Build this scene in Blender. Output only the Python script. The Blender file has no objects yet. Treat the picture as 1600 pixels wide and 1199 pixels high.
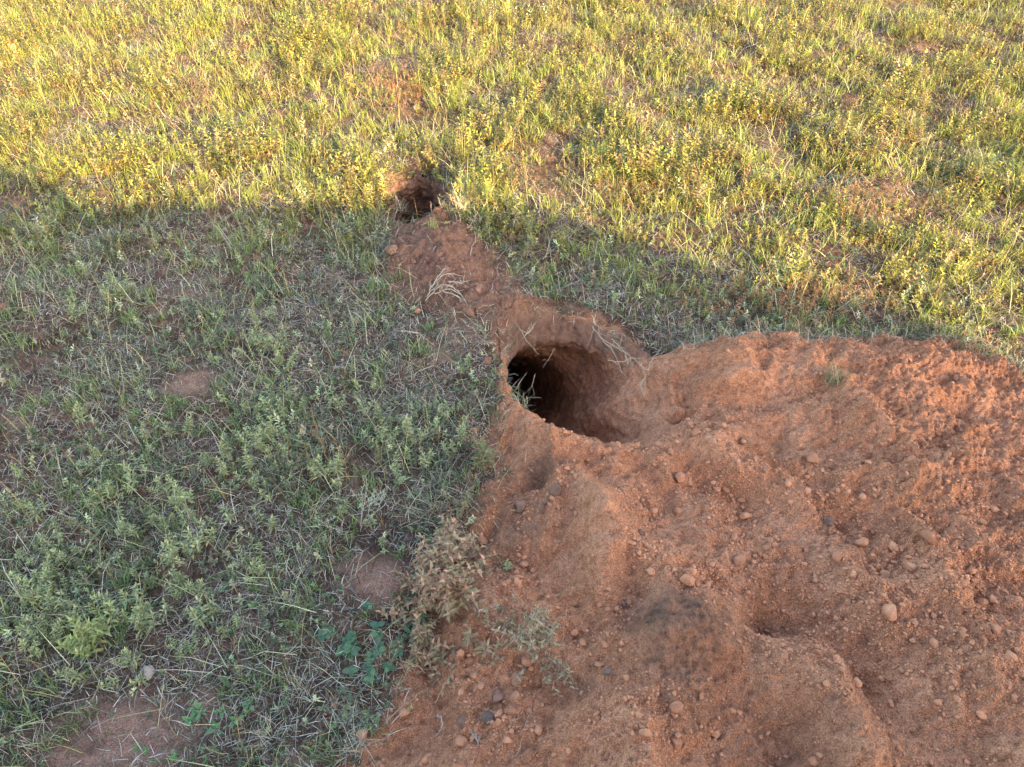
import bpy, math, random
import numpy as np
from mathutils import Vector

# ------------------------------------------------------------------ camera, sky, sun, exposure
scene = bpy.context.scene
C = scene.collection
H, FP, PITCH = 2.0, 1155.6, math.radians(45)
cam_d = bpy.data.cameras.new('camera'); cam = bpy.data.objects.new('camera', cam_d); C.objects.link(cam)
cam.location = (0, 0, H); cam.rotation_euler = (PITCH, 0, 0)
cam_d.lens = 26; cam_d.sensor_width = 36; cam_d.clip_start = 0.05; cam_d.clip_end = 2000
scene.camera = cam

SUN_EL, SUN_AZ = math.radians(18.0), math.radians(145)
w = bpy.data.worlds.new("World"); scene.world = w; w.use_nodes = True
nt = w.node_tree; bg = nt.nodes['Background']
sky = nt.nodes.new('ShaderNodeTexSky'); sky.sky_type = 'NISHITA'; sky.sun_disc = False
sky.sun_elevation = SUN_EL; sky.sun_rotation = SUN_AZ; sky.dust_density = 2.0
nt.links.new(sky.outputs[0], bg.inputs[0]); bg.inputs[1].default_value = 0.15
sd = bpy.data.lights.new('sun', 'SUN'); sun = bpy.data.objects.new('sun', sd); C.objects.link(sun)
sd.energy = 3.4; sd.angle = math.radians(0.6); sd.color = (1.0, 0.79, 0.45)
ldir = Vector((-math.sin(SUN_AZ) * math.cos(SUN_EL), -math.cos(SUN_AZ) * math.cos(SUN_EL), -math.sin(SUN_EL)))
sun.rotation_euler = ldir.to_track_quat('-Z', 'Y').to_euler(); sun.location = (3, -5, 6)
vs = scene.view_settings
vs.view_transform = 'Standard'; vs.look = 'None'; vs.gamma = 1; vs.exposure = 2.45
try:
    vs.use_white_balance = True; vs.white_balance_temperature = 7600; vs.white_balance_tint = 8
except Exception: pass

# ------------------------------------------------------------------ helpers
def G(px, py, z=0.0):
    """ground survey: where a point of the place seen at (px,py) lies if it is at height z"""
    dx = (np.asarray(px, float) - 800) / FP; dy = (599.5 - np.asarray(py, float)) / FP
    c, s = math.cos(PITCH), math.sin(PITCH)
    vy = dy * c + s; vz = dy * s - c
    t = (H - z) / (-vz)
    return dx * t, vy * t
def GP(px, py, z=0.0):
    x, y = G(px, py, z); return float(x), float(y)

def _hash(ix, iy, seed):
    h = (ix.astype(np.int64) * 374761393 + iy.astype(np.int64) * 668265263 + seed * 974711) & 0xffffffff
    h = ((h ^ (h >> 13)) * 1274126177) & 0xffffffff
    h = ((h ^ (h >> 15)) * 2246822519) & 0xffffffff
    return ((h ^ (h >> 16)) & 0xffff) / 65536.0
def noise(x, y, seed=0):
    ix = np.floor(x); iy = np.floor(y); fx = x - ix; fy = y - iy
    u = fx * fx * fx * (fx * (fx * 6 - 15) + 10); v = fy * fy * fy * (fy * (fy * 6 - 15) + 10)
    def g(a, b):
        t = _hash(ix + a, iy + b, seed) * 2 * math.pi
        return np.cos(t) * (fx - a) + np.sin(t) * (fy - b)
    return 1.5 * ((g(0, 0) * (1 - u) + g(1, 0) * u) * (1 - v) + (g(0, 1) * (1 - u) + g(1, 1) * u) * v)
def fbm(x, y, sc, octv=4, seed=0, gain=0.5):
    a, s, tot = 1.0, 0, 0
    for i in range(octv):
        s = s + a * noise(x / sc + 17.3 * i, y / sc - 9.1 * i, seed + i); tot += a; a *= gain; sc *= 0.5
    return s / tot
def sstep(a, b, x):
    t = np.clip((x - a) / (b - a), 0, 1); return t * t * (3 - 2 * t)
def poly_sd(x, y, P):
    """signed distance to polygon, positive inside"""
    P = np.asarray(P, float); x = np.asarray(x, float); y = np.asarray(y, float)
    d = np.full(x.shape, 1e9); ins = np.zeros(x.shape, bool)
    for i in range(len(P)):
        x0, y0 = P[i]; x1, y1 = P[(i + 1) % len(P)]
        ex, ey = x1 - x0, y1 - y0
        t = np.clip(((x - x0) * ex + (y - y0) * ey) / (ex * ex + ey * ey + 1e-12), 0, 1)
        d = np.minimum(d, np.hypot(x - x0 - t * ex, y - y0 - t * ey))
        if y0 != y1:
            c = ((y0 > y) != (y1 > y)) & (x < (x1 - x0) * (y - y0) / (y1 - y0) + x0); ins ^= c
    return np.where(ins, d, -d)

# ------------------------------------------------------------------ the lie of the land
SOIL = [GP(*p) for p in [(500,1290),(545,1199),(585,1130),(630,1075),(655,1000),(660,940),(690,880),(740,830),(752,780),(785,735),(770,670),(788,600),
        (790,530),(815,485),(880,485),(960,505),(1030,560),(1060,545),(1150,542),(1250,545),(1330,535),(1420,528),(1510,545),(1580,580),(1720,650),(2100,900),(2100,1500),(520,1500)]]
SPOIL = [GP(*p) for p in [(612,335),(600,385),(605,430),(640,470),(700,500),(760,530),(800,545),(835,505),(850,480),(810,440),(785,400),(745,375),(712,352),(690,340),(645,335)]]
CREST = [(1035,562,.4),(1090,552,.7),(1160,550,.8),(1240,565,.8),(1295,600),(1345,650),(1385,720),(1420,800),(1450,900),(1490,1020),(1540,1160),(1600,1300)]
def ridge(x, y, pts, amp, sig, z=0.1, skew=1.0, pw=1.5):
    P = [GP(p[0], p[1], z) for p in pts]
    d = np.full(x.shape, 1e9); side = np.ones(x.shape); al = np.zeros(x.shape)
    n = len(P) - 1
    for i in range(n):
        x0, y0 = P[i]; x1, y1 = P[i + 1]; ex, ey = x1 - x0, y1 - y0; L2 = ex * ex + ey * ey
        t = np.clip(((x - x0) * ex + (y - y0) * ey) / L2, 0, 1)
        dd = np.hypot(x - x0 - t * ex, y - y0 - t * ey)
        m = dd < d; d = np.where(m, dd, d)
        side = np.where(m, np.sign(ex * (y - y0) - ey * (x - x0)), side)
        al = np.where(m, (i + t) / n, al)
    A = np.interp(al, np.linspace(0, 1, len(pts)), [p[2] if len(p) > 2 else 1 for p in pts])
    s = np.where(side > 0, sig * skew, sig)
    return amp * A * np.exp(-np.power(d / s + 1e-9, pw))
def bump(x, y, px, py, amp, rx, ry=None, rot=0, z=0.1):
    ry = ry or rx; cx, cy = GP(px, py, z); c, s = math.cos(rot), math.sin(rot)
    u = (x - cx) * c + (y - cy) * s; v = -(x - cx) * s + (y - cy) * c
    return amp * np.exp(-(u / rx) ** 2 - (v / ry) ** 2)

# big burrow, polar round a centre on the ground
BC = GP(858, 590)
_rim = [(788,520),(785,560),(789,602),(812,642),(845,668),(902,694),(965,704),(1040,680),(1070,620),(1050,566),(1000,520),(950,497),(880,478),(825,478)]
_rw = [GP(*p) for p in _rim]
_ang = np.array([math.atan2(b - BC[1], a - BC[0]) for a, b in _rw]); _rad = np.array([math.hypot(a - BC[0], b - BC[1]) for a, b in _rw])
_o = np.argsort(_ang); _ang = _ang[_o]; _rad = _rad[_o]
_ang = np.concatenate([_ang[-1:] - 2 * math.pi, _ang, _ang[:1] + 2 * math.pi]); _rad = np.concatenate([_rad[-1:], _rad, _rad[:1]])
def burrow(x, y):
    """0..1 depth fraction of the big pit, and rho"""
    x = x + 0.012 * noise(x * 14, y * 14, 71); y = y + 0.012 * noise(x * 14, y * 14, 72)
    th = np.arctan2(y - BC[1], x - BC[0]); r = np.hypot(x - BC[0], y - BC[1])
    rho = r / np.interp(th, _ang, _rad)
    gent = np.cos(th - math.radians(-18)); gent = sstep(-0.1, 0.9, gent)       # gentle ramp on the right, towards the mound
    p = 5.0 * (1 - gent) + 1.25 * gent
    back = sstep(0.3, 0.9, np.cos(th - math.radians(75))); p = p * (1 - back * 0.45)
    f = np.clip(1 - np.power(np.clip(rho, 1e-4, 1), p), 0, 1)
    return f * sstep(1.0, 0.93, rho), rho
BD = 0.48
# small burrow
SC_ = GP(654, 306)
def small_pit(x, y):
    x = x + 0.02 * noise(x * 9, y * 9, 75); y = y + 0.02 * noise(x * 9, y * 9, 76)
    u = (x - SC_[0]) / 0.175; v = (y - SC_[1]) / 0.27
    rho = np.sqrt(u * u + v * v)
    p = 6.0 - 3.9 * sstep(-.4, .7, v / (rho + .01)) + 1.2 * u
    return np.clip(1 - np.power(np.clip(rho, 1e-4, 1), p), 0, 1), rho
SDP = 0.50

def soilmask(x, y):
    n = 0.10 * fbm(x, y, 0.16, 5, 5, .65)
    return sstep(-0.03, 0.03, poly_sd(x, y, SOIL) + n)
def spoilmask(x, y):
    n = 0.05 * fbm(x, y, 0.12, 3, 6)
    return sstep(-0.05, 0.05, poly_sd(x, y, SPOIL) + n)

def height(x, y, fine=True):
    x = np.asarray(x, float); y = np.asarray(y, float)
    sdm = poly_sd(x, y, SOIL); sm = sstep(-0.03, 0.03, sdm + 0.035 * fbm(x, y, 0.12, 3, 5))
    near = sstep(12, 5, np.hypot(x, y - 3))
    z = 0.05 * fbm(x, y, 1.6, 3, 1) * near + (0.018 + .03 * sstep(2.7, 3.6, y)) * fbm(x, y, 0.35, 2, 2) * near
    z = z + 0.5 * noise(x / 25, y / 25, 3) * sstep(10, 60, np.hypot(x, y))
    m = 0.042 * sstep(-0.02, 0.45, sdm)
    m = m + ridge(x, y, CREST, 0.072, 0.15, 0.1, 1.9, 1.15)
    m = m + ridge(x, y, [(870,720,.5),(930,800,1),(965,870,1),(950,930,.6)], 0.085, 0.10, 0.05)
    m = m + ridge(x, y, [(1000,1260,1.1),(1015,1120,1.1),(1030,1030,1.),(1060,965,.7)], 0.068, 0.16, 0.1, 1.3) + ridge(x, y, [(1090,1000,.6),(1180,1060,.9),(1290,1110,1.1),(1340,1230,1)], 0.08, 0.11, 0.1) + ridge(x, y, [(1120,700,.4),(1220,760,.8),(1300,850,.8),(1350,960,.8),(1400,1080,.8)], 0.045, 0.08, 0.1)
    m = m + ridge(x, y, [(1050,700,.3),(1130,690,.8),(1230,730,.8),(1300,770,.4)], 0.03, 0.07, 0.05)
    m = m + ridge(x, y, [(1010,760,.4),(1080,740,.9),(1200,760,.7)], 0.025, 0.05, 0.05)
    m = m + ridge(x, y, [(1120,880,.5),(1180,850,1),(1290,880,.7),(1380,950,.4)], 0.03, 0.07, 0.08)
    m = m + bump(x, y, 1030, 1010, 0.03, 0.10) + bump(x, y, 1170, 580, 0.03, 0.10)
    m = m + bump(x, y, 1450, 560, 0.03, 0.25, 0.1) + bump(x, y, 1560, 800, 0.03, 0.2) + bump(x, y, 1480, 720, 0.03, .12, .2)
    for d in [(1000,835,.035,.07,.09),(1150,800,.035,.06,.09),(1315,825,.03,.08,.08),(1215,965,.075,.10,.09),(1500,640,.05,.085,.055),(1305,590,.06,.08,.06),
              (985,940,.05,.06,.1),(1100,920,.03,.07,.05),(1180,640,.02,.1,.05),(1350,900,.03,.09,.08),(840,735,.02,.06,.05),(1360,1080,.05,.07,.12),(1560,650,.02,.07,.04),(1460,840,.02,.06,.08),(1180,1120,.03,.09,.07),(980,650,.02,.12,.06)]:
        m = m - bump(x, y, d[0], d[1], d[2], d[3], d[4], 0, 0.08)
    # raised orange lip beside the burrow and raked claw furrows running out of it
    m = m + ridge(x, y, [(800,640,.6),(840,690,1),(905,715,.8),(960,720,.3)], 0.03, 0.05, 0.0)
    z = z + m * sstep(-0.05, 0.03, sdm) * 1.5
    # spoil of the small burrow
    sp = poly_sd(x, y, SPOIL); spm = sstep(-0.06, 0.06, sp + 0.05 * fbm(x, y, 0.12, 3, 6))
    z = z + 0.04 * sstep(-0.04, 0.15, sp) + ridge(x, y, [(665,372,1),(690,400,1),(715,440,.6),(760,490,.4)], 0.085, 0.15, 0.08)
    bf, br = burrow(x, y); sf, sr = small_pit(x, y)
    if fine:
        wob = fbm(x + 0.04 * noise(x * 6, y * 6, 31), y + 0.04 * noise(x * 6, y * 6, 32), 0.19, 4, 11, 0.45)
        bx_, by_ = x - BC[0], y - BC[1]; aa = np.arctan2(by_, bx_); rr_ = np.hypot(bx_, by_)
        rake = np.abs(noise(aa * 5.5 + .5 * noise(x * 3, y * 3, 41), rr_ * 1.1, 42)) * sstep(.2, .45, rr_) * sstep(2.2, 1.2, rr_)
        z = z - sm * .055 * (rake - .3)
        rid = 1 - np.abs(fbm(x * 0.8 + y * 0.5, y * 1.3 - x * 0.5, 0.11, 4, 12, 0.55)) * 2.6
        s = np.maximum(sm, spm)
        z = z + s * (0.066 * wob + 0.016 * rid)
        lump = noise(x / 0.026, y / 0.026, 21); lump2 = noise(x / 0.012, y / 0.012, 22)
        rough = 0.14 + 1.25 * sstep(0.75, 1.35, x - .25 * (y - 1.6)) * sstep(.7, 1.3, y) + 0.5 * sstep(1.2, 0.8, y) + 0.6 * spm + 0.8 * np.clip(noise(x / .22, y / .22, 44), 0, 1)
        z = z + (0.25 + s) * rough * (0.0085 * np.abs(lump) + 0.0055 * lump2 + 0.010 * np.clip(noise(x / .045, y / .045, 25), -.2, 1))
        z = z + (1 - s) * 0.006 * fbm(x, y, 0.08, 3, 14) * near
    z = z - .035 * sstep(1.35, .98, br) * sstep(-.2, .6, np.cos(np.arctan2(y - BC[1], x - BC[0]) + .5)) - .02 * sstep(1.12, .98, br) - .03 * sstep(1.2, .98, sr)
    z = z + bump(x, y, 726, 332, .125, .13, .14, 0, 0) * sstep(.9, 1.25, sr)  # soil shoulder added to cast shade into the small burrow
    return z

# ------------------------------------------------------------------ materials
def mat(name):
    m = bpy.data.materials.new(name); m.use_nodes = True; nt = m.node_tree
    return m, nt, nt.nodes['Principled BSDF']
def N(nt, t, **kw):
    n = nt.nodes.new(t)
    for k, v in kw.items(): setattr(n, k, v)
    return n
def ramp(nt, stops):
    r = N(nt, 'ShaderNodeValToRGB'); e = r.color_ramp.elements
    e[0].position, e[0].color = stops[0][0], (*stops[0][1], 1); e[1].position, e[1].color = stops[-1][0], (*stops[-1][1], 1)
    for p, c in stops[1:-1]:
        q = e.new(p); q.color = (*c, 1)
    return r
def texn(nt, scale, det=4, rough=.6, co=None):
    n = N(nt, 'ShaderNodeTexNoise'); n.inputs['Scale'].default_value = scale; n.inputs['Detail'].default_value = det; n.inputs['Roughness'].default_value = rough
    if co: nt.links.new(co, n.inputs['Vector'])
    return n
def mixc(nt, f, a, b, mode='MIX'):
    m = N(nt, 'ShaderNodeMix', data_type='RGBA', blend_type=mode)
    for s, v in ((0, f), (6, a), (7, b)):
        if hasattr(v, 'is_output'): nt.links.new(v, m.inputs[s])
        else: m.inputs[s].default_value = v if s == 0 else (*v, 1)
    return m.outputs[2]

def ground_material():
    m, nt, b = mat('ground_soil'); L = nt.links.new
    geo = N(nt, 'ShaderNodeNewGeometry'); co = geo.outputs['Position']
    at = N(nt, 'ShaderNodeAttribute', attribute_name='zones'); sep = N(nt, 'ShaderNodeSeparateColor'); L(at.outputs['Color'], sep.inputs[0])
    at2 = N(nt, 'ShaderNodeAttribute', attribute_name='stain'); sep2 = N(nt, 'ShaderNodeSeparateColor'); L(at2.outputs['Color'], sep2.inputs[0])
    n1 = texn(nt, 6, 6, .65, co); n2 = texn(nt, 55, 5, .7, co); n3 = texn(nt, 260, 3, .7, co)
    r1 = ramp(nt, [(.30, (.40, .183, .113)), (.52, (.53, .25, .155)), (.72, (.65, .335, .22))]); L(n1.outputs[0], r1.inputs[0])
    r2 = ramp(nt, [(.3, (.5, .45, .43)), (.5, (.98, .98, .98)), (.7, (1.3, 1.3, 1.3))]); L(n2.outputs[0], r2.inputs[0])
    loose = mixc(nt, .8, r1.outputs[0], r2.outputs[0], 'MULTIPLY')
    r3 = ramp(nt, [(.36, (.52, .47, .44)), (.5, (1, 1, 1)), (.62, (1.4, 1.36, 1.3))]); L(n3.outputs[0], r3.inputs[0])
    loose = mixc(nt, .8, loose, r3.outputs[0], 'MULTIPLY')
    # spoil of the small burrow: browner
    n1b = texn(nt, 16, 5, .7, co)
    rb = ramp(nt, [(.3, (.15, .085, .067)), (.55, (.25, .14, .11)), (.75, (.36, .21, .165))]); L(n1b.outputs[0], rb.inputs[0])
    spoil = mixc(nt, .8, rb.outputs[0], r3.outputs[0], 'MULTIPLY')
    # trodden soil under the sward: specked pinkish brown, shade between blades darkened in
    rt = ramp(nt, [(.3, (.055, .036, .030)), (.5, (.13, .08, .066)), (.7, (.30, .18, .145))]); L(n1b.outputs[0], rt.inputs[0])
    trod = mixc(nt, .8, rt.outputs[0], r3.outputs[0], 'MULTIPLY')
    far = ramp(nt, [(.35, (.10, .10, .035)), (.6, (.20, .18, .06))]); L(n1.outputs[0], far.inputs[0])
    c = mixc(nt, sep2.outputs[1], trod, far.outputs[0])
    c = mixc(nt, sep.outputs[1], c, spoil); c = mixc(nt, sep.outputs[0], c, loose)
    rd = ramp(nt, [(.35, (.09, .058, .05)), (.65, (.22, .13, .10))]); L(n2.outputs[0], rd.inputs[0])
    c = mixc(nt, sep2.outputs[0], c, rd.outputs[0])
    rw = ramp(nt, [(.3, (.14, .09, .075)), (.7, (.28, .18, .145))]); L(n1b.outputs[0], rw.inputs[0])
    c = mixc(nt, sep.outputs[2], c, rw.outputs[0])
    rp = ramp(nt, [(.3, (.25, .14, .11)), (.7, (.46, .28, .225))]); L(n2.outputs[0], rp.inputs[0])
    c = mixc(nt, sep2.outputs[2], c, mixc(nt, .8, rp.outputs[0], r3.outputs[0], 'MULTIPLY'))
    L(c, b.inputs['Base Color']); b.inputs['Roughness'].default_value = 1; b.inputs['Specular IOR Level'].default_value = .04
    vo = N(nt, 'ShaderNodeTexVoronoi'); vo.inputs['Scale'].default_value = 120; vo.inputs['Randomness'].default_value = 1; L(co, vo.inputs['Vector'])
    vo2 = N(nt, 'ShaderNodeTexVoronoi'); vo2.inputs['Scale'].default_value = 320; L(co, vo2.inputs['Vector'])
    vr = ramp(nt, [(0, (1, 1, 1)), (.45, (0, 0, 0))]); L(vo.outputs[0], vr.inputs[0])
    gate = ramp(nt, [(.48, (0, 0, 0)), (.62, (1, 1, 1))]); L(texn(nt, 22, 3, .6, co).outputs[0], gate.inputs[0])
    mu = N(nt, 'ShaderNodeMath', operation='MULTIPLY'); L(vr.outputs[0], mu.inputs[0]); L(gate.outputs[0], mu.inputs[1])
    ad = N(nt, 'ShaderNodeMath', operation='ADD'); L(mu.outputs[0], ad.inputs[0]); L(n3.outputs[0], ad.inputs[1])
    ad2 = N(nt, 'ShaderNodeMath', operation='MULTIPLY_ADD'); L(vo2.outputs[0], ad2.inputs[0]); ad2.inputs[1].default_value = -.5; L(ad.outputs[0], ad2.inputs[2])
    bp = N(nt, 'ShaderNodeBump'); bp.inputs['Strength'].default_value = 1; bp.inputs['Distance'].default_value = .006; L(ad2.outputs[0], bp.inputs['Height']); L(bp.outputs[0], b.inputs['Normal'])
    return m
def leaf_material(name, attr=True, col=(.1, .15, .04), trans=.14, rough=.6, spec=.25):
    m, nt, b = mat(name); L = nt.links.new
    n = texn(nt, 90, 3, .6, N(nt, 'ShaderNodeNewGeometry').outputs['Position'])
    r = ramp(nt, [(.3, (.75, .75, .75)), (.7, (1.2, 1.2, 1.2))]); L(n.outputs[0], r.inputs[0])
    if attr:
        base = N(nt, 'ShaderNodeAttribute', attribute_name='tint').outputs['Color']
    else:
        base = col
    c = mixc(nt, .7, base, r.outputs[0], 'MULTIPLY')
    L(c, b.inputs['Base Color']); b.inputs['Roughness'].default_value = rough; b.inputs['Specular IOR Level'].default_value = spec
    if trans:
        t = N(nt, 'ShaderNodeBsdfTranslucent'); L(c, t.inputs[0]); mx = N(nt, 'ShaderNodeMixShader'); mx.inputs[0].default_value = trans
        L(b.outputs[0], mx.inputs[1]); L(t.outputs[0], mx.inputs[2]); L(mx.outputs[0], nt.nodes['Material Output'].inputs[0])
    return m
def soil_clod_material(name, lo, hi, sc=40):
    m, nt, b = mat(name); L = nt.links.new
    oi = N(nt, 'ShaderNodeObjectInfo'); tc = N(nt, 'ShaderNodeNewGeometry')
    n = texn(nt, sc, 5, .7, tc.outputs['Position']); r = ramp(nt, [(.3, lo), (.7, hi)]); L(n.outputs[0], r.inputs[0])
    rr = ramp(nt, [(0, (.8, .78, .78)), (1, (1.2, 1.2, 1.2))]); L(oi.outputs['Random'], rr.inputs[0])
    c = mixc(nt, 1, r.outputs[0], rr.outputs[0], 'MULTIPLY'); L(c, b.inputs['Base Color'])
    b.inputs['Roughness'].default_value = .95; b.inputs['Specular IOR Level'].default_value = .15
    n2 = texn(nt, 300, 3, .7, tc.outputs['Position']); bp = N(nt, 'ShaderNodeBump'); bp.inputs['Strength'].default_value = .7; bp.inputs['Distance'].default_value = .003
    L(n2.outputs[0], bp.inputs['Height']); L(bp.outputs[0], b.inputs['Normal'])
    return m
M_ground = ground_material()
M_blade = leaf_material('grass_blades'); M_leaf = leaf_material('weed_leaves', trans=.18, rough=.45, spec=.4)
M_straw = leaf_material('dry_straw', trans=.1, rough=.8, spec=.1)
M_root = leaf_material('dry_root', False, (.42, .33, .25), 0, .85, .1)
M_twig = leaf_material('grey_twig', False, (.44, .39, .34), 0, .85, .1)
M_stem = leaf_material('weed_stem', False, (.22, .19, .08), 0, .7, .2)
M_rstem = leaf_material('brown_stem', False, (.24, .15, .09), 0, .7, .2)
M_clod = soil_clod_material('soil_clod', (.34, .155, .095), (.58, .29, .185))
M_clod2 = soil_clod_material('brown_clod', (.17, .095, .073), (.31, .18, .14))
M_dark = soil_clod_material('dark_stone', (.10, .075, .07), (.22, .16, .15))
M_pale = soil_clod_material('pale_stone', (.26, .22, .20), (.40, .34, .30))

# ------------------------------------------------------------------ mesh builders
def mesh_obj(name, V, T, m, parent=None, tint=None, smooth=False, quads=False, link=True):
    V = np.ascontiguousarray(V, np.float32); T = np.ascontiguousarray(T, np.int32); k = T.shape[1]
    me = bpy.data.meshes.new(name); me.vertices.add(len(V)); me.vertices.foreach_set('co', V.ravel())
    me.loops.add(T.size); me.loops.foreach_set('vertex_index', T.ravel())
    me.polygons.add(len(T)); me.polygons.foreach_set('loop_start', np.arange(0, T.size, k, dtype=np.int32))
    if smooth: me.polygons.foreach_set('use_smooth', np.ones(len(T), bool))
    if tint is not None:
        a = me.attributes.new('tint', 'FLOAT_COLOR', 'POINT'); a.data.foreach_set('color', np.c_[tint, np.ones(len(tint))].astype(np.float32).ravel())
    me.update(calc_edges=True); me.validate(); me.materials.append(m)
    o = bpy.data.objects.new(name, me)
    if link: C.objects.link(o)
    if parent: o.parent = parent
    return o
def tag(o, label, cat, group=None, kind=None):
    if label: o['label'] = label
    if cat: o['category'] = cat
    if group: o['group'] = group
    if kind: o['kind'] = kind
    return o
def thing(name, label, cat, loc=(0, 0, 0), rz=0, group=None):
    o = bpy.data.objects.new(name, None); C.objects.link(o); o.empty_display_size = .05
    o.location = loc; o.rotation_euler = (0, 0, rz); return tag(o, label, cat, group)
def copy_tree(src, loc, rot, sc, label=None, group=None):
    c = src.copy(); C.objects.link(c); c.location = loc; c.rotation_euler = rot; c.scale = (sc, sc, sc)
    if label: c['label'] = label
    if group: c['group'] = group
    for ch in list(src.children):
        d = ch.copy(); C.objects.link(d); d.parent = c
    return c
def nrm(v): return v / (np.linalg.norm(v, axis=-1, keepdims=True) + 1e-9)
def jit(rs, n, cols, wts, var=.27):
    cols = np.array(cols); idx = rs.choice(len(cols), n, p=np.array(wts) / sum(wts))
    c = cols[idx] * (1 + var * rs.normal(size=(n, 1))).clip(.3, 2) * (1 + .06 * rs.normal(size=(n, 3)))
    return np.clip(c, .01, .8)
def blades(rs, base, hgt, wid, lean, az, curl):
    """tapered bent blades: 5 verts, 3 tris each"""
    n = len(base); d = np.c_[np.cos(az), np.sin(az), np.zeros(n)]; fa = az + math.pi / 2 + rs.normal(size=n) * .7
    s = np.c_[np.cos(fa), np.sin(fa), np.zeros(n)] * (wid / 2)[:, None]
    up = np.array([0, 0, 1.0]); l1 = lean; l2 = lean + curl
    p1 = base + (d * np.sin(l1)[:, None] + up * np.cos(l1)[:, None]) * (hgt * .5)[:, None]
    p2 = p1 + (d * np.sin(l2)[:, None] + up * np.cos(l2)[:, None]) * (hgt * .5)[:, None]
    V = np.stack([base - s, base + s, p1 - s * .85, p1 + s * .85, p2], 1).reshape(-1, 3)
    T = np.array([[0, 1, 3], [0, 3, 2], [2, 3, 4]])[None] + (np.arange(n) * 5)[:, None, None]
    return V, T.reshape(-1, 3)
def leaves(base, d, L, W, droop=.25, fold=.25):
    """detailed leaf: 8 verts, 8 tris; d = direction"""
    n = len(base); d = nrm(d); up = np.array([0, 0, 1.0]); side = nrm(np.cross(d, up) + 1e-6); nor = nrm(np.cross(side, d))
    L = L[:, None]; W = W[:, None]
    m1 = base + d * L * .35; m2 = base + d * L * .7 - nor * L * droop * .25; tip = base + d * L - nor * L * droop
    f = nor * W * fold
    V = np.stack([base, m1 - side * W * .5 + f, m1, m1 + side * W * .5 + f, m2 - side * W * .42 + f, m2, m2 + side * W * .42 + f, tip], 1).reshape(-1, 3)
    t = np.array([[0, 2, 1], [0, 3, 2], [1, 2, 5], [1, 5, 4], [2, 3, 6], [2, 6, 5], [4, 5, 7], [5, 6, 7]])
    return V, (t[None] + (np.arange(n) * 8)[:, None, None]).reshape(-1, 3)
def leaves_lo(base, d, L, W, fold=.2):
    n = len(base); d = nrm(d); side = nrm(np.cross(d, np.array([0, 0, 1.0])) + 1e-6); nor = nrm(np.cross(side, d)); L = L[:, None]; W = W[:, None]
    V = np.stack([base, base + d * L * .45 - side * W * .5 + nor * W * fold, base + d * L, base + d * L * .45 + side * W * .5 + nor * W * fold], 1).reshape(-1, 3)
    t = np.array([[0, 2, 1], [0, 3, 2]])
    return V, (t[None] + (np.arange(n) * 4)[:, None, None]).reshape(-1, 3)
def tube(P, R, k=5):
    P = np.asarray(P, float); n = len(P); R = np.broadcast_to(np.asarray(R, float), (n,))
    tg = nrm(np.gradient(P, axis=0)); ref = np.where(np.abs(tg[:, 2:3]) > .9, [[1, 0, 0]], [[0, 0, 1.0]])
    a = nrm(np.cross(tg, ref)); b = np.cross(tg, a); th = np.arange(k) * 2 * math.pi / k
    V = (P[:, None] + R[:, None, None] * (np.cos(th)[None, :, None] * a[:, None] + np.sin(th)[None, :, None] * b[:, None])).reshape(-1, 3)
    T = []
    for i in range(n - 1):
        for j in range(k):
            q = (j + 1) % k; a0, a1, b0, b1 = i * k + j, i * k + q, (i + 1) * k + j, (i + 1) * k + q
            T += [[a0, a1, b1], [a0, b1, b0]]
    return V, np.array(T)
def merge(parts):
    V, T, o = [], [], 0
    for v, t in parts:
        V.append(v); T.append(t + o); o += len(v)
    return np.concatenate(V), np.concatenate(T)
def spline(P, m=6):
    P = np.asarray(P, float); P = np.vstack([2 * P[0] - P[1], P, 2 * P[-1] - P[-2]]); out = []
    for i in range(1, len(P) - 2):
        for t in np.linspace(0, 1, m, endpoint=False):
            out.append(.5 * ((2 * P[i]) + (-P[i - 1] + P[i + 1]) * t + (2 * P[i - 1] - 5 * P[i] + 4 * P[i + 1] - P[i + 2]) * t * t + (-P[i - 1] + 3 * P[i] - 3 * P[i + 1] + P[i + 2]) * t ** 3))
    out.append(P[-2]); return np.array(out)

# ------------------------------------------------------------------ ground: one sheet out to the horizon
def axis(fine, mid, lo, hi, far):
    """tensor grid coordinates: fine spacing ranges, mid spacing, then growing"""
    xs = []; x = lo
    while x < hi:
        xs.append(x); s = mid
        for a, b, st in fine:
            if a <= x < b: s = min(s, st)
        x += s
    st = mid; a = []; x = lo
    while x > -far: st *= 1.22; x -= st; a.append(x)
    b = []; st = mid; x = xs[-1]
    while x < far: st *= 1.22; x += st; b.append(x)
    return np.array(a[::-1] + xs + b)
gx = axis([(-.75, 2.7, .0056), (-.12, .75, .0036)], .028, -3.6, 4.4, 600)
gy = axis([(.35, 3.6, .0056), (1.45, 2.7, .0036)], .028, -.2, 8.5, 600)
XX, YY = np.meshgrid(gx, gy); X = XX.ravel(); Y = YY.ravel()
Z = height(X, Y)
bf, br = burrow(X, Y); sf, sr = small_pit(X, Y)
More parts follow.
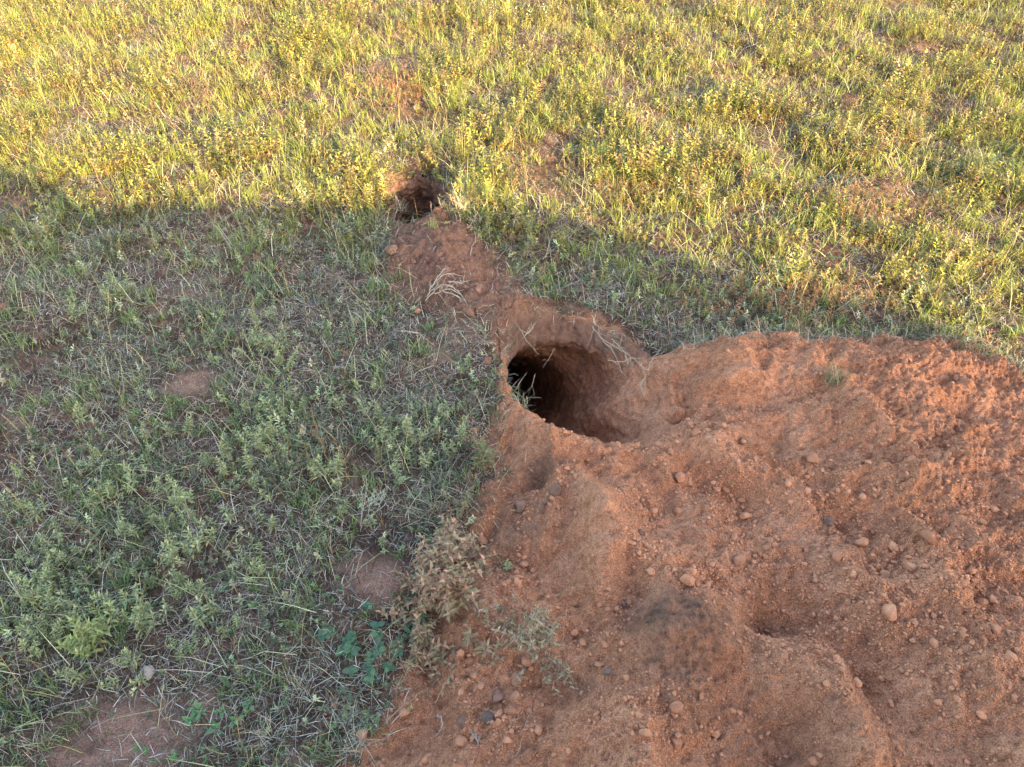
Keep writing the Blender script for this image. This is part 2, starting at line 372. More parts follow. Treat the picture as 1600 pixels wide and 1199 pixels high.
def shaft(c, rimfun, keys, K, M, amp, seed):
    """rings of points from the rim down into the gallery; keys = functions theta -> xyz offsets from c"""
    th = np.linspace(-math.pi, math.pi, K, endpoint=False)
    rings = [rimfun(th, 1.05), rimfun(th, 1.0)] + [k(th) + np.array([c[0], c[1], 0]) for k in keys]
    rings[0][:, 2] -= .012
    rings = [np.stack(r_) if isinstance(r_, list) else r_ for r_ in rings]; P = np.array(rings); n = len(P)
    P = np.concatenate([P[:1] * 2 - P[1:2], P, P[-1:] * 2 - P[-2:-1]]); out = []
    u = np.linspace(0, n - 1, M) 
    for q in u:
        i = min(int(q), n - 2); t = q - i; p0, p1, p2, p3 = P[i], P[i + 1], P[i + 2], P[i + 3]
        out.append(.5 * (2 * p1 + (p2 - p0) * t + (2 * p0 - 5 * p1 + 4 * p2 - p3) * t * t + (3 * p1 - p0 - 3 * p2 + p3) * t ** 3))
    W = np.array(out); du = np.gradient(W, axis=0); dv = (np.roll(W, -1, 1) - np.roll(W, 1, 1)); nn = nrm(np.cross(dv, du))
    x, y, z = W[..., 0], W[..., 1], W[..., 2]; f = sstep(1.0, 1.6, u)[:, None]
    def n3(sc, sd_, o=4):
        return (fbm(x, y, sc, o, sd_, .6) + fbm(y + 3.1, z, sc, o, sd_ + 20, .6) + fbm(z - 1.7, x, sc, o, sd_ + 40, .6)) / 1.5
    d = 1.5 * n3(.18, seed, 3) + .9 * np.abs(n3(.06, seed + 3, 2)) * 1.6 + .35 * n3(.02, seed + 5, 3)
    W = W + nn * (amp * d * f)[..., None]
    V = W.reshape(-1, 3); r = np.arange(M - 1)[:, None] * K; j = np.arange(K)[None]; q = (j + 1) % K
    Q = np.stack([(r + j), (r + q), (r + K + q), (r + K + j)], -1).reshape(-1, 4)
    return V, Q, np.repeat(u, K)
def nrm(v): return v / (np.linalg.norm(v, axis=-1, keepdims=True) + 1e-9)
def per(th, degs, vals):
    d = np.degrees(th); D = np.array(degs, float); v = np.array(vals, float); D = np.concatenate([D - 360, D, D + 360]); v = np.tile(v, 3)
    sm_ = sum(np.interp(d + o, D, v) for o in (-12, -6, 0, 6, 12)) / 5; return sm_
def Rb(th):
    return sum(np.interp((th + o + math.pi) % (2 * math.pi) - math.pi, _ang, _rad) for o in (-.12, -.06, 0, .06, .12)) / 5
def rim_big(th, k):
    r = Rb(th) * k * (1 + .03 * np.sin(th * 9 + .6 * np.sin(th * 4)) + .02 * np.sin(th * 17 + 1) + .012 * np.sin(th * 31)); x = BC[0] + r * np.cos(th); y = BC[1] + r * np.sin(th); return np.c_[x, y, height(x, y)]
DG_ = [-160, -120, -90, -45, 0, 30, 60, 90, 120, 150, 180]
def key_plan(Rf, fr, zz_, degs=DG_):
    return lambda th: np.c_[Rf(th) * per(th, degs, fr) * np.cos(th), Rf(th) * per(th, degs, fr) * np.sin(th), per(th, degs, zz_)]
def key_tube(c, d, rw, rh, top):
    """cross section perpendicular to d; plan angle 'top' maps to its roof"""
    d = np.array(d) / np.linalg.norm(d); side = np.cross(d, [0, 0, 1.]); side /= np.linalg.norm(side); up = np.cross(side, d)
    def f(th):
        a = th - math.radians(top); return np.array(c) + np.cos(a)[:, None] * rh * up - np.sin(a)[:, None] * rw * side
    return f
dB = np.array([-.13, .72, -.66]); cB = np.array([-.10, .37, -.48])
kB = [key_plan(Rb, [.96, .94, .92, .86, .80, .82, .84, .82, .88, .95, .97], [-.09, -.11, -.11, -.07, -.03, -.06, -.11, -.15, -.14, -.11, -.08]),
      key_plan(Rb, [1.0, .93, .85, .62, .38, .60, .94, 1.12, 1.28, 1.32, 1.2], [-.34, -.38, -.38, -.29, -.19, -.22, -.24, -.23, -.20, -.18, -.24]),
      key_tube(cB, dB, .235, .21, 118), key_tube(cB + dB * .4, dB, .22, .19, 118), key_tube(cB + dB * 1.0, dB, .19, .17, 118), key_tube(cB + dB * 2.0, dB, .15, .14, 118), key_tube(cB + dB * 2.2, dB, .01, .01, 118)]
VB, QB, uB = shaft(BC, rim_big, kB, 420, 400, .014, 301)
def Rs(th): return .22 / np.sqrt((np.cos(th) / .74) ** 2 + (np.sin(th) / 1.12) ** 2) * (1 + .10 * np.sin(3 * th + 1) + .07 * np.sin(5 * th) + .06 * np.sin(11 * th + 2) + .03 * np.sin(23 * th))
def rim_small(th, k):
    r = Rs(th) * k; x = SC_[0] + r * np.cos(th); y = SC_[1] + r * np.sin(th); return np.c_[x, y, height(x, y)]
dS = np.array([-.22, .72, -.62]); cS = np.array([-.05, .20, -.40])
kS = [key_plan(Rs, [.97, .95, .92, .9, .88, .93, .97, .98, .98, .98, .98], [-.09, -.08, -.06, -.05, -.06, -.08, -.09, -.09, -.09, -.09, -.10]),
      key_plan(Rs, [.98, .92, .9, .75, .65, .75, .98, 1.12, 1.15, 1.12, 1.08], [-.26, -.28, -.28, -.22, -.17, -.19, -.2, -.2, -.19, -.2, -.23]),
      key_tube(cS, dS, .14, .14, 105), key_tube(cS + dS * .3, dS, .11, .11, 105), key_tube(cS + dS * .7, dS, .07, .07, 105), key_tube(cS + dS * .75, dS, .01, .01, 105)]
VS, QS, uS = shaft(SC_, rim_small, kS, 300, 220, .016, 401)
nx, ny = len(gx), len(gy)
ii = (np.arange(ny - 1)[:, None] * nx + np.arange(nx - 1)[None, :]).ravel()
Q = np.stack([ii, ii + 1, ii + nx + 1, ii + nx], 1)
rs_in = np.hypot(X - SC_[0], Y - SC_[1]) / Rs(np.arctan2(Y - SC_[1], X - SC_[0])); th_ = np.arctan2(Y - BC[1], X - BC[0])
rb_in = np.hypot(X - BC[0], Y - BC[1]) / (Rb(th_) * (1 + .03 * np.sin(th_ * 9 + .6 * np.sin(th_ * 4)) + .02 * np.sin(th_ * 17 + 1) + .012 * np.sin(th_ * 31)))
cut = (rs_in < .985) | (rb_in < .985); Q = Q[~cut[Q].any(1)]
n0 = len(X); Vall = np.vstack([np.c_[X, Y, Z], VB, VS]); Q = np.vstack([Q, QB + n0, QS + n0 + len(VB)])
ground = mesh_obj('ground', Vall, Q, M_ground, smooth=True)
X, Y = Vall[:, 0].copy(), Vall[:, 1].copy(); U = np.concatenate([np.zeros(n0), uB, np.zeros(len(uS))]); US = np.concatenate([np.zeros(n0 + len(uB)), uS])
sm = soilmask(X, Y); spm = spoilmask(X, Y)
stain = np.zeros(len(X))
for px, py, rx, ry, a in [(1055,985,.12,.085,.95),(1040,1040,.08,.10,.75),(1080,1060,.06,.12,.7),(1060,1110,.06,.08,.45),(850,722,.075,.05,.8),(815,790,.06,.09,.75),(800,840,.04,.06,.6),(800,740,.03,.07,.5),(780,800,.04,.07,.5),(700,1000,.05,.05,.3),(640,430,.05,.1,.35),(740,430,.05,.1,.3),(720,500,.06,.05,.35),(1290,1110,.05,.12,.35),(1240,1190,.1,.05,.3),(915,1075,.035,.03,.6),(1200,960,.07,.06,.3),(300,1120,.06,.12,.75),(1590,800,.05,.05,.3)]:  # dark soil, tone in a hollow, and painted shade on the lower right lobe
    stain = np.maximum(stain, a * np.clip(bump(X, Y, px, py, 1.3, rx, ry), 0, 1))
stain = np.clip(stain * (.85 + .5 * fbm(X, Y, .09, 4, 61)), 0, 1)
crust = np.zeros(len(X))
for px, py, rx, ry, a in [(300,598,50,22,1),(595,905,60,42,1),(210,1130,130,50,1),(170,1185,150,40,1),(320,1100,45,35,1),(690,560,30,18,.6),(320,430,30,12,.6),(330,455,30,8,.7),(290,455,40,12,.7),(250,480,20,10,.5),(480,1190,60,20,.8),(600,285,26,20,.4),(20,310,30,12,.6),(560,880,40,20,.8),(720,530,40,25,.6),(30,660,30,14,.7)]:
    cx, cy = GP(px, py); x1, _ = GP(px + rx, py); _, y1 = GP(px, py - ry)
    crust = np.maximum(crust, a * np.clip(1.6 * np.exp(-((X - cx) / (x1 - cx)) ** 2 - ((Y - cy) / (y1 - cy)) ** 2) - .35, 0, 1))
crust = np.clip(crust * (.9 + .9 * fbm(X, Y, .06, 4, 62)), 0, 1) * (sm < .5) * (spm < .5)
farm = sstep(6.6, 9, np.hypot(X, Y - 3))
wall = sstep(1.05, 1.5, U) * sstep(2.6, 2.0, U) * sstep(.25, .7, np.cos(np.arctan2(Y - BC[1], X - BC[0]) - math.radians(85)))   # darker grey brown band on the back wall
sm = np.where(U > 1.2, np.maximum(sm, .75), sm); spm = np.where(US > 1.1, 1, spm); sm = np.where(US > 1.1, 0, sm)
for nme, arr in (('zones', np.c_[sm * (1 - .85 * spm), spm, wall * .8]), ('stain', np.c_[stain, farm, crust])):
    a = ground.data.attributes.new(nme, 'FLOAT_COLOR', 'POINT'); a.data.foreach_set('color', np.c_[arr, np.ones(len(X))].astype(np.float32).ravel())
tag(ground, 'reddish brown soil with two animal burrows dug into it', None, kind='structure')

# ------------------------------------------------------------------ sward density
BARE = [(300,598,45,22,.9),(1100,20,1,1,0),(595,905,65,45,.95),(560,880,40,20,.6),(210,1130,110,48,.88),(170,1190,130,45,.85),(320,1095,40,30,.8),(565,1000,60,42,.85),(595,905,50,35,.8),(690,560,30,18,.6),(700,520,35,18,.7),
        (30,660,30,14,.6),(420,250,10,6,.3),(600,285,22,18,.4),(640,160,30,20,.7),(290,455,30,10,.7),(320,430,20,8,.6),(330,455,30,8,.7),(700,610,26,20,.5),(250,480,20,10,.5),(740,700,30,60,.5),
        (20,310,30,12,.7),(15,245,25,8,.8),(480,1190,60,20,.5),(640,1030,40,40,.85),(420,980,30,14,.4),(1040,375,25,14,.6),(1300,500,70,14,.4),(1420,500,60,16,.5),(710,470,30,30,.4),(760,560,25,30,.6),(770,640,20,60,.55),(690,300,30,25,.3),
        (130,160,25,8,.5),(560,70,20,8,.4),(370,100,20,6,.5),(1290,600,30,10,.4),(650,480,30,20,.4),(110,620,30,15,.5),(560,560,20,12,.4),(200,700,20,12,.4)]
def dens(x, y):
    d = 1 - soilmask(x, y); d *= 1 - .93 * spoilmask(x, y)
    for px, py, rx, ry, s in BARE:
        cx, cy = GP(px, py); x1, _ = GP(px + rx, py); _, y1 = GP(px, py - ry)
        d = d * (1 - s * np.exp(-((x - cx) / (x1 - cx)) ** 2 - ((y - cy) / (y1 - cy)) ** 2))
    _, br = burrow(x, y); sr = np.hypot(x - SC_[0], y - SC_[1]) / Rs(np.arctan2(y - SC_[1], x - SC_[0]))
    d = np.where((br < 1.05) | (sr < 1.04), 0, d)
    return np.clip(d, 0, 1)
def scatter(rs, dm, ybands, clump=(.25, .5), fn=None):
    """rejection sampling on the visible field; density dm per m2 falls off far away"""
    xs, ys = [], []
    for y0, y1, k in ybands:
        hw0 = .85 + .74 * y1 + .35; A = 2 * hw0 * (y1 - y0); n = int(A * dm * k)
        xs.append(rs.uniform(-hw0, hw0, n)); ys.append(rs.uniform(y0, y1, n))
    x = np.concatenate(xs); y = np.concatenate(ys)
    p = dens(x, y) * np.clip(.62 + 1.5 * fbm(x, y, clump[1], 3, 81) * clump[0] * 4, .06, 1.3)
    if fn is not None: p = p * fn(x, y)
    k = rs.random(len(x)) < p
    return x[k], y[k]
BANDS = [(.25, 1, 1.), (1, 2, 1.), (2, 3, 1.), (3, 4.2, 1.), (4.2, 5.5, .85), (5.5, 7, .7), (7, 9, .35)]
def lush(x, y):
    v = 0
    for px, py, rx, ry, a in [(430,690,110,90,1),(600,700,110,70,.9),(150,880,130,80,.8),(300,860,80,60,.6),(160,1010,80,40,.9),(560,790,120,60,.7),(700,750,60,60,.7),(60,980,60,50,.6),(230,380,60,20,.7),(1150,430,120,40,.6),(560,360,60,30,.7),(860,360,80,30,.5),(560,40,200,60,.7),(1300,180,200,80,.5),(420,220,90,30,.6),(880,250,150,50,.5)]:
        cx, cy = GP(px, py); x1, _ = GP(px + rx, py); _, y1 = GP(px, py - ry)
        v = np.maximum(v, a * np.exp(-((x - cx) / (x1 - cx)) ** 2 - ((y - cy) / (y1 - cy)) ** 2))
    return v
def patchy(x, y): return np.clip(.85 + 2.6 * fbm(x, y, .55, 3, 131) * sstep(2.2, 3.0, y), .3, 1.7)
def kz(x, y): return height(x, y, False)
def grp(x, y):      # meadow lusher; tints split at the shadow line, golden sunlit, grey shaded
    return sstep(2.4, 3.3, y + .12 * fbm(x, y, .5, 2, 91) + .32 * np.clip(x, -.5, 2))
rs = np.random.RandomState(7)
# --- short green grass
def build_grass():
    out = []; cols = []
    x, y = scatter(rs, 14500, BANDS, (.3, .28), lambda a, b: 1.05 - .2 * grp(a, b)); n = len(x); g = grp(x, y)
    cl = fbm(x, y, .18, 2, 83)
    h = (.018 + .020 * rs.random(n) + .075 * np.clip(cl, 0, .8)) * (1 + .1 * g) * (1 + .7 * lush(x, y)) * patchy(x, y); wd = .0017 + .0014 * rs.random(n) + .0009 * g
    az = rs.uniform(0, 2 * math.pi, n) ; V, T = blades(rs, np.c_[x, y, kz(x, y) - .002], h, wd, rs.uniform(.2, 1.15, n) + .35 * g, az, rs.uniform(.1, .9, n)); out.append((V, T))
    c1 = jit(rs, n, [(.15, .18, .12), (.25, .275, .20), (.06, .08, .055), (.34, .34, .26), (.42, .39, .32)], [4, 3.6, 4, 2, 1.6])
    c2 = jit(rs, n, [(.13, .14, .045), (.21, .19, .065), (.06, .08, .035), (.32, .25, .13), (.21, .125, .075)], [4, 3, 2.6, 3.6, 1.4])
    k = (rs.random(n) < g)[:, None]; cols.append(np.repeat(np.where(k, c2, c1), 5, 0))  # sunlit tint beyond the shadow line, greyer shade tint before it
    # taller tussocks of broader blades
    x, y = scatter(rs, 170, BANDS, (.7, .5)); m = 18; n = len(x) * m
    bx = np.repeat(x, m) + rs.normal(size=n) * .012; by = np.repeat(y, m) + rs.normal(size=n) * .012; g = grp(bx, by)
    h = .035 + .055 * rs.random(n) * (.7 + .9 * g * patchy(bx, by)); V, T = blades(rs, np.c_[bx, by, kz(bx, by) - .002], h, .0022 + .0014 * rs.random(n), np.abs(rs.normal(size=n)) * .4 + .05, rs.uniform(0, 6.28, n), rs.uniform(.1, .8, n))
    out.append((V, T)); c1 = jit(rs, n, [(.15, .24, .10), (.20, .27, .11), (.28, .29, .14)], [3, 3, 1]); c2 = jit(rs, n, [(.20, .25, .06), (.28, .31, .08), (.33, .28, .12)], [3, 3, 1])
    cols.append(np.repeat(np.where((rs.random(n) < g)[:, None], c2, c1), 5, 0))  # tussocks take the same sunlit and shaded tints
    V, T = merge(out)
    tag(mesh_obj('grass', V, T, M_blade, tint=np.concatenate(cols)), 'short green grass covering the ground round the burrows', 'grass', kind='stuff')
def build_litter():
    out = []; cols = []
    x, y = scatter(rs, 10000, BANDS, (.25, .35), lambda a, b: 1.1 - .35 * grp(a, b)); n = len(x)
    h = .02 + .045 * rs.random(n); V, T = blades(rs, np.c_[x, y, kz(x, y) + .003 + .010 * rs.random(n)], h, .0013 + .0009 * rs.random(n), rs.uniform(1.15, 1.6, n), rs.uniform(0, 6.28, n), rs.uniform(-.7, .7, n))
    out.append((V, T)); cols.append(np.repeat(jit(rs, n, [(.36, .34, .31), (.58, .54, .48), (.22, .19, .17), (.10, .08, .07), (.38, .30, .20)], [3, 1.8, 2.4, 2.6, 1]), 5, 0))
    # fallen long straws
    x, y = scatter(rs, 520, BANDS); n = len(x)
    V, T = blades(rs, np.c_[x, y, kz(x, y) + .012], rs.uniform(.06, .19, n), .0016 + .0006 * rs.random(n), rs.uniform(.5, 1.3, n), rs.uniform(0, 6.28, n), rs.uniform(0, 1.1, n))
    out.append((V, T)); cols.append(np.repeat(jit(rs, n, [(.50, .46, .36), (.42, .40, .22)], [1, 1]), 5, 0))
    # thin upright seed stalks
    x, y = scatter(rs, 170, BANDS, (.5, .6)); n = len(x)
    V, T = blades(rs, np.c_[x, y, kz(x, y)], rs.uniform(.08, .2, n), .0016 + .0006 * rs.random(n), rs.uniform(.0, .5, n), rs.uniform(0, 6.28, n), rs.uniform(0, .5, n))
    out.append((V, T)); cols.append(np.repeat(jit(rs, n, [(.42, .34, .16), (.36, .22, .12), (.34, .34, .13)], [1, .7, 1]), 5, 0))
    V, T = merge(out)
    tag(mesh_obj('straw_litter', V, T, M_straw, tint=np.concatenate(cols)), 'grey and straw coloured dead grass lying between the living blades', 'dead grass', kind='stuff')
def herb_cloud(rs, x, y, hgt, K, L, W, c, out, cols, lo=True, curve=.3):
    n = len(x); bz = kz(x, y); az = rs.uniform(0, 6.28, n); ln = np.clip(np.abs(rs.normal(size=n)) * curve * 1.9, 0, 1.3)
    top = np.c_[x + np.cos(az) * np.sin(ln) * hgt, y + np.sin(az) * np.sin(ln) * hgt, bz + np.cos(ln) * hgt]; base = np.c_[x, y, bz - .002]
    r = np.repeat(np.arange(n), K); j = np.tile(np.arange(K), n); t = .25 + .75 * np.power((j + 1.) / K, .8)
    B = base[r] + (top[r] - base[r]) * t[:, None]; a = j * 2.4 + np.repeat(rs.uniform(0, 6.28, n), K) + rs.normal(size=n * K) * .3
    el = -.05 + .65 * t ** 2 + rs.normal(size=n * K) * .3; d = np.c_[np.cos(a) * np.cos(el), np.sin(a) * np.cos(el), np.sin(el)]
    sc = np.repeat(hgt / hgt.mean(), K) ** .5 * (1.15 - .5 * t) * rs.uniform(.7, 1.2, n * K)
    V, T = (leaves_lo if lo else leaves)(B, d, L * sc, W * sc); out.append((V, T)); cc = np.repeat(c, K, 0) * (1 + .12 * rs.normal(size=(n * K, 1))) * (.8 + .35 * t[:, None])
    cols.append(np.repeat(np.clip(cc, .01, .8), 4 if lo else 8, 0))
    V, T = blades(rs, base, hgt, np.full(n, .0022), ln, az, np.zeros(n)); out.append((V, T)); cols.append(np.repeat(jit(rs, n, [(.30, .24, .10), (.3, .17, .09)], [1, .6]), 5, 0))
def build_cover():
    out = []; cols = []
    # herbs, lusher in the meadow, with sunlit and shaded tints
    x, y = scatter(rs, 2900, BANDS, (1.0, .32), lambda a, b: np.maximum(.2 + .65 * grp(a, b), .85 * lush(a, b))); n = len(x); g = grp(x, y)
    c2 = jit(rs, n, [(.245, .235, .05), (.35, .305, .07), (.12, .14, .04), (.29, .165, .08), (.40, .32, .16), (.06, .08, .035)], [4, 3.0, 2.6, 1.5, 1.6, 1.6]); c1 = jit(rs, n, [(.22, .26, .145), (.36, .38, .225), (.11, .14, .08), (.29, .22, .15)], [3, 2.4, 2.6, .8])
    c = np.where((rs.random(n) < g)[:, None], c2, c1)
    herb_cloud(rs, x, y, (.02 + .11 * rs.random(n) ** 1.8) * (.5 + .38 * g) * (1 + .55 * lush(x, y)) * patchy(x, y), 13, .0165, .0068, c * (1 + .33 * rs.normal(size=(n, 1))).clip(.3, 1.8), out, cols)
    # ground hugging dark green rosettes and creepers
    x, y = scatter(rs, 420, BANDS, (.7, .3)); n = len(x); c = jit(rs, n, [(.08, .15, .07), (.10, .19, .07), (.13, .21, .09)], [1, 1, 1])
    herb_cloud(rs, x, y, rs.uniform(.01, .03, n), 9, .014, .007, c, out, cols)
    for px, py, rx, ry, cc_ in [(1130,30,.5,.35,(.10,.15,.09)),(1545,265,.35,.3,(.12,.17,.07)),(60,70,.4,.3,(.14,.17,.08)),(480,50,.35,.5,(.30,.36,.08)),(640,150,.25,.3,(.34,.16,.07)),(1230,470,.3,.12,(.34,.17,.08)),(1010,290,.2,.2,(.34,.2,.08)),(330,140,.3,.3,(.33,.2,.1)),(880,60,.4,.4,(.38,.34,.1)),(1330,330,.25,.2,(.36,.2,.1)),(900,170,.3,.2,(.10,.13,.06))]:
        cx, cy = GP(px, py); m_ = 260; x = rs.normal(cx, rx * .6, m_); y = rs.normal(cy, ry * .6, m_); kk = dens(x, y) > .4; x, y = x[kk], y[kk]
        herb_cloud(rs, x, y, rs.uniform(.02, .075, len(x)), 12, .016, .005, jit(rs, len(x), [cc_], [1], .2), out, cols)
    # rust coloured dying herbs in a belt behind the mound
    P = [GP(*p) for p in [(1040,535),(1060,470),(1200,440),(1360,440),(1500,470),(1600,560),(1650,640),(1500,545),(1250,545)]]
    bx = rs.uniform(.5, 2.6, 5000); by = rs.uniform(1.7, 2.9, 5000); kk = (poly_sd(bx, by, P) > 0) & (rs.random(5000) < .42 * np.clip(.5 + 2 * fbm(bx, by, .3, 2, 95), 0, 1)) ; bx, by = bx[kk], by[kk]; n = len(bx)
    herb_cloud(rs, bx, by, rs.uniform(.03, .09, n), 12, .014, .005, jit(rs, n, [(.36, .17, .08), (.26, .14, .08), (.30, .24, .12), (.22, .26, .10)], [2, 2, 1, 2]), out, cols)
    V, T = merge(out)
    tag(mesh_obj('ground_cover', V, T, M_leaf, tint=np.concatenate(cols)), 'small leafy herbs growing thickly through the grass', 'herbs', kind='stuff')
build_grass(); build_litter(); build_cover()

# ------------------------------------------------------------------ clods and stones
def clod_proto(seed, sub=3, rough=.22, flat=.75):
    import bmesh
    bm = bmesh.new(); bmesh.ops.create_icosphere(bm, subdivisions=sub, radius=1)
    V = np.array([v.co[:] for v in bm.verts]); T = np.array([[v.index for v in f.verts] for f in bm.faces]); bm.free()
    n = noise(V[:, 0] * 1.3 + seed * 3.1, V[:, 1] * 1.3 + V[:, 2] * 1.7, seed) + .5 * noise(V[:, 0] * 3 + V[:, 2] * 2, V[:, 1] * 3 + seed, seed + 9) + .3 * noise(V[:, 0] * 6 - V[:, 2] * 5, V[:, 1] * 6 + seed, seed + 19)
    r = np.random.RandomState(seed); V = V * (1 + .6 * rough * n)[:, None]
    for _ in range(9):                                       # knock flat faces into the lump
        d = nrm(r.normal(size=3)); t = V @ d; V = V - np.clip(t - r.uniform(.55, .85), 0, None)[:, None] * d
    V = V * (1 + .15 * rough * n)[:, None] * np.array([1, r.uniform(.7, 1), flat * r.uniform(.8, 1.1)])
    return V, T
PROTO = [mesh_obj('clod', *clod_proto(s, 3, .3 + .12 * (s % 3)), M_clod, smooth=True, link=False) for s in range(10)]
PROTO_B = []
for p_ in PROTO[:4]:
    q_ = p_.copy(); q_.data = p_.data.copy(); q_.data.materials.clear(); q_.data.materials.append(M_clod2); PROTO_B.append(q_)
def put_clod(name, px, py, rpx, label, cat, group=None, m=None, seed=0, sink=.45, zz=.06, flat=1):
    src = PROTO[seed % 10]; o = src.copy(); C.objects.link(o); o.name = name
    if m is not None:
        o.data = src.data.copy(); o.data.materials.clear(); o.data.materials.append(m)
    x, y = GP(px, py, zz)
    for _ in range(4): zz = float(height(np.array([x]), np.array([y]))[0]); x, y = GP(px, py, zz)
    r = rpx / FP * math.sqrt(x * x + y * y + (H - zz) ** 2)
    rr = random.Random(seed * 7 + int(px)); o.location = (x, y, zz + r * sink); o.scale = (r, r, r * flat); o.rotation_euler = (rr.uniform(-.4, .4), rr.uniform(-.4, .4), rr.uniform(0, 6.28))
    return tag(o, label, cat, group)
NAMED = [
 ('clod',1072,908,12,'big round clod just above the blackish soil stain','clod'),
 ('clod',1310,815,9,'round clod at the right of the pebble filled dip in the mound','clod'),
 ('clod',1293,818,9,'darker clod touching the left side of the round clod in the mound dip','clod'),
 ('clod',1388,958,13,'blocky square sided clod on the right slope of the mound','clod'),
 ('clod',807,1066,11,'smooth orange clod lying below the wilted silvery weed','clod'),
 ('clod',777,1092,11,'knobbly orange clod above the dark oval stone','clod'),
 ('clod',724,1130,10,'brown clod left of the dark oval stone','clod'),
 ('clod',721,1162,11,'elongated clod beside the white dead twig near the bottom edge','clod'),
 ('clod',1086,572,9,'pale clod near the top of the mound, right of the burrow','clod'),
 ('clod',1057,1107,10,'rounded clod low on the lobe below the blackish stain','clod'),
 ('clod',1056,1162,10,'greyish clod at the foot of the lobe near the bottom edge','clod'),
 ('clod',1552,985,9,'large smooth clod near the right edge of the mound slope','clod'),
 ('clod',1450,843,11,'pale smooth clod on the ridge of the mound','clod'),
 ('clod',1393,856,9,'pale clod left of the smooth one on the mound ridge','clod'),
 ('clod',1270,720,10,'pale flat clod in the trough behind the mound middle','clod'),
 ('clod',1422,890,9,'oval clod lying below the pale smooth ridge clod','clod'),
 ('clod',1380,900,8,'flat clod left of the oval one on the right slope','clod'),
 ('clod',1324,943,7,'pale flattened clod above the right end of the hollow','clod'),
 ('clod',614,396,12,'red brown clod at the left foot of the small burrow spoil','clod'),
 ('clod',868,770,13,'big orange clod at the left edge of the mound under the dark stain','clod'),
 ('clod',813,792,12,'grey brown clod in the dark patch at the edge of the grass','clod'),
 ('clod',853,786,8,'dark grey clod left below the big orange edge clod','clod'),
 ('clod',848,797,7,'small orange clod under the dark grey one at the mound edge','clod'),
 ('clod',753,846,9,'orange clod at the tip of the brown wilted weed','clod'),
 ('clod',818,884,8,'orange brown clod right of the small upright sprig','clod'),
 ('clod',808,912,8,'reddish clod directly below the small upright sprig','clod'),
 ('clod',795,912,6,'little clod left of the reddish clod under the sprig','clod'),
 ('clod',1061,750,10,'half buried clod in the furrow left of the pebble cluster','clod'),
 ('clod',1110,737,8,'clod at the top of the furrow leading out of the big burrow','clod'),
 ('clod',1020,800,7,'square little clod in the pebble cluster below the burrow mouth','clod'),
 ('clod',1062,750,7,'clod half hidden at the furrow edge','clod'),
 ('clod',748,455,8,'brown clod on the spoil right of the pale root tangle','clod'),
 ('clod',735,492,10,'smooth brown clod below the pale root tangle','clod'),
 ('clod',762,565,9,'brown clod in the grass left of the big burrow mouth','clod'),
 ('clod',653,488,6,'red clod at the left edge of the spoil under the root tangle','clod'),
 ('clod',1500,668,8,'dark sided clod beside the little hollow on the right','clod'),
 ('clod',1360,700,6,'clod on the ridge above the right slope','clod'),
 ('clod',566,1150,9,'orange clod at the grass edge in the bottom left of the bare soil','clod'),
 ('clod',1000,835,6,'dark clod deep in the pebble cluster below the burrow','clod'),
 ('clod',1060,800,7,'lone clod right of the pebble cluster below the burrow','clod'),
]
seen = set()
for i, (nm, px, py, r, lab, cat) in enumerate(NAMED):
    if lab in seen or lab == 'clod half hidden at the furrow edge': continue
    seen.add(lab); put_clod(nm, px, py, r * 1.05, lab, cat, 'loose clods of soil', M_clod2 if ('brown' in lab and 'orange' not in lab) or 'dark' in lab else None, i)
put_clod('stone', 764, 1123, 11, 'dark purplish oval stone at the bottom between two clods', 'stone', None, M_dark, 3, .35)
put_clod('stone', 950, 1052, 7, 'small dark stone on the left flank of the stained lobe', 'stone', None, M_dark, 5)
put_clod('stone', 235, 1052, 10, 'grey stone half hidden under the weeds at the lower left', 'stone', None, M_pale, 2, .3, 0)
put_clod('stone', 8, 482, 8, 'pale grey stone at the left edge of the shaded grass', 'stone', None, M_clod2, 6, .4, 0)
put_clod('stone', 676, 146, 6, 'whitish pebble in the sunlit grass above the small burrow', 'stone', None, M_pale, 1, .8, 0)
put_clod('stone', 650, 173, 5, 'second whitish pebble, lower left of the other in the sunlit grass', 'stone', None, M_pale, 4, .8, 0)
put_clod('stone', 975, 948, 5, 'dark little stone in the gully left of the stained lobe', 'stone', None, M_dark, 7)
def near_label(px, py, marks, form, size):
    b = min(marks, key=lambda m: ((m[0] - px) / m[2]) ** 2 + ((m[1] - py) / m[3]) ** 2)
    return form % (size, b[4]), form % ('', b[4])
def unproject(x, y, z):
    c, s_ = math.cos(PITCH), math.sin(PITCH); zz_ = z - H; d = y * s_ - zz_ * c; u = y * c + zz_ * s_
    return 800 + FP * x / d, 599.5 - FP * u / d
CM = [(1010,800,60,50,'in the furrow below the big burrow mouth'),(1150,800,60,50,'in the pebbly dip at the middle of the mound'),(1305,825,60,50,'in the dip right of the middle of the mound'),(1000,950,60,60,'in the gully left of the blackish stain'),
      (1230,960,80,50,'in the broad hollow right of the blackish stain'),(1060,1000,60,60,'on the lobe with the blackish stain'),(1110,660,120,50,'on the slope just right of the burrow ramp'),(1480,950,100,100,'on the lower right slope'),(1500,740,100,100,'on the rough slope near the right edge'),
      (1450,600,120,50,'on the bare strip behind the mound crest'),(800,1110,80,70,'on the bare soil at the foot of the wilted weeds'),(830,880,60,80,'along the turf edge of the mound'),(1250,1130,120,60,'on the bottom right lobe'),(1000,1150,80,50,'at the bottom edge under the stained lobe'),
      (620,1150,60,50,'on the soil where the bottom grass ends'),(1150,730,100,40,'on the upper middle of the mound'),(1500,1130,100,70,'in the bottom right corner'),(900,760,50,50,'on the mound flank under the near lip of the burrow')]
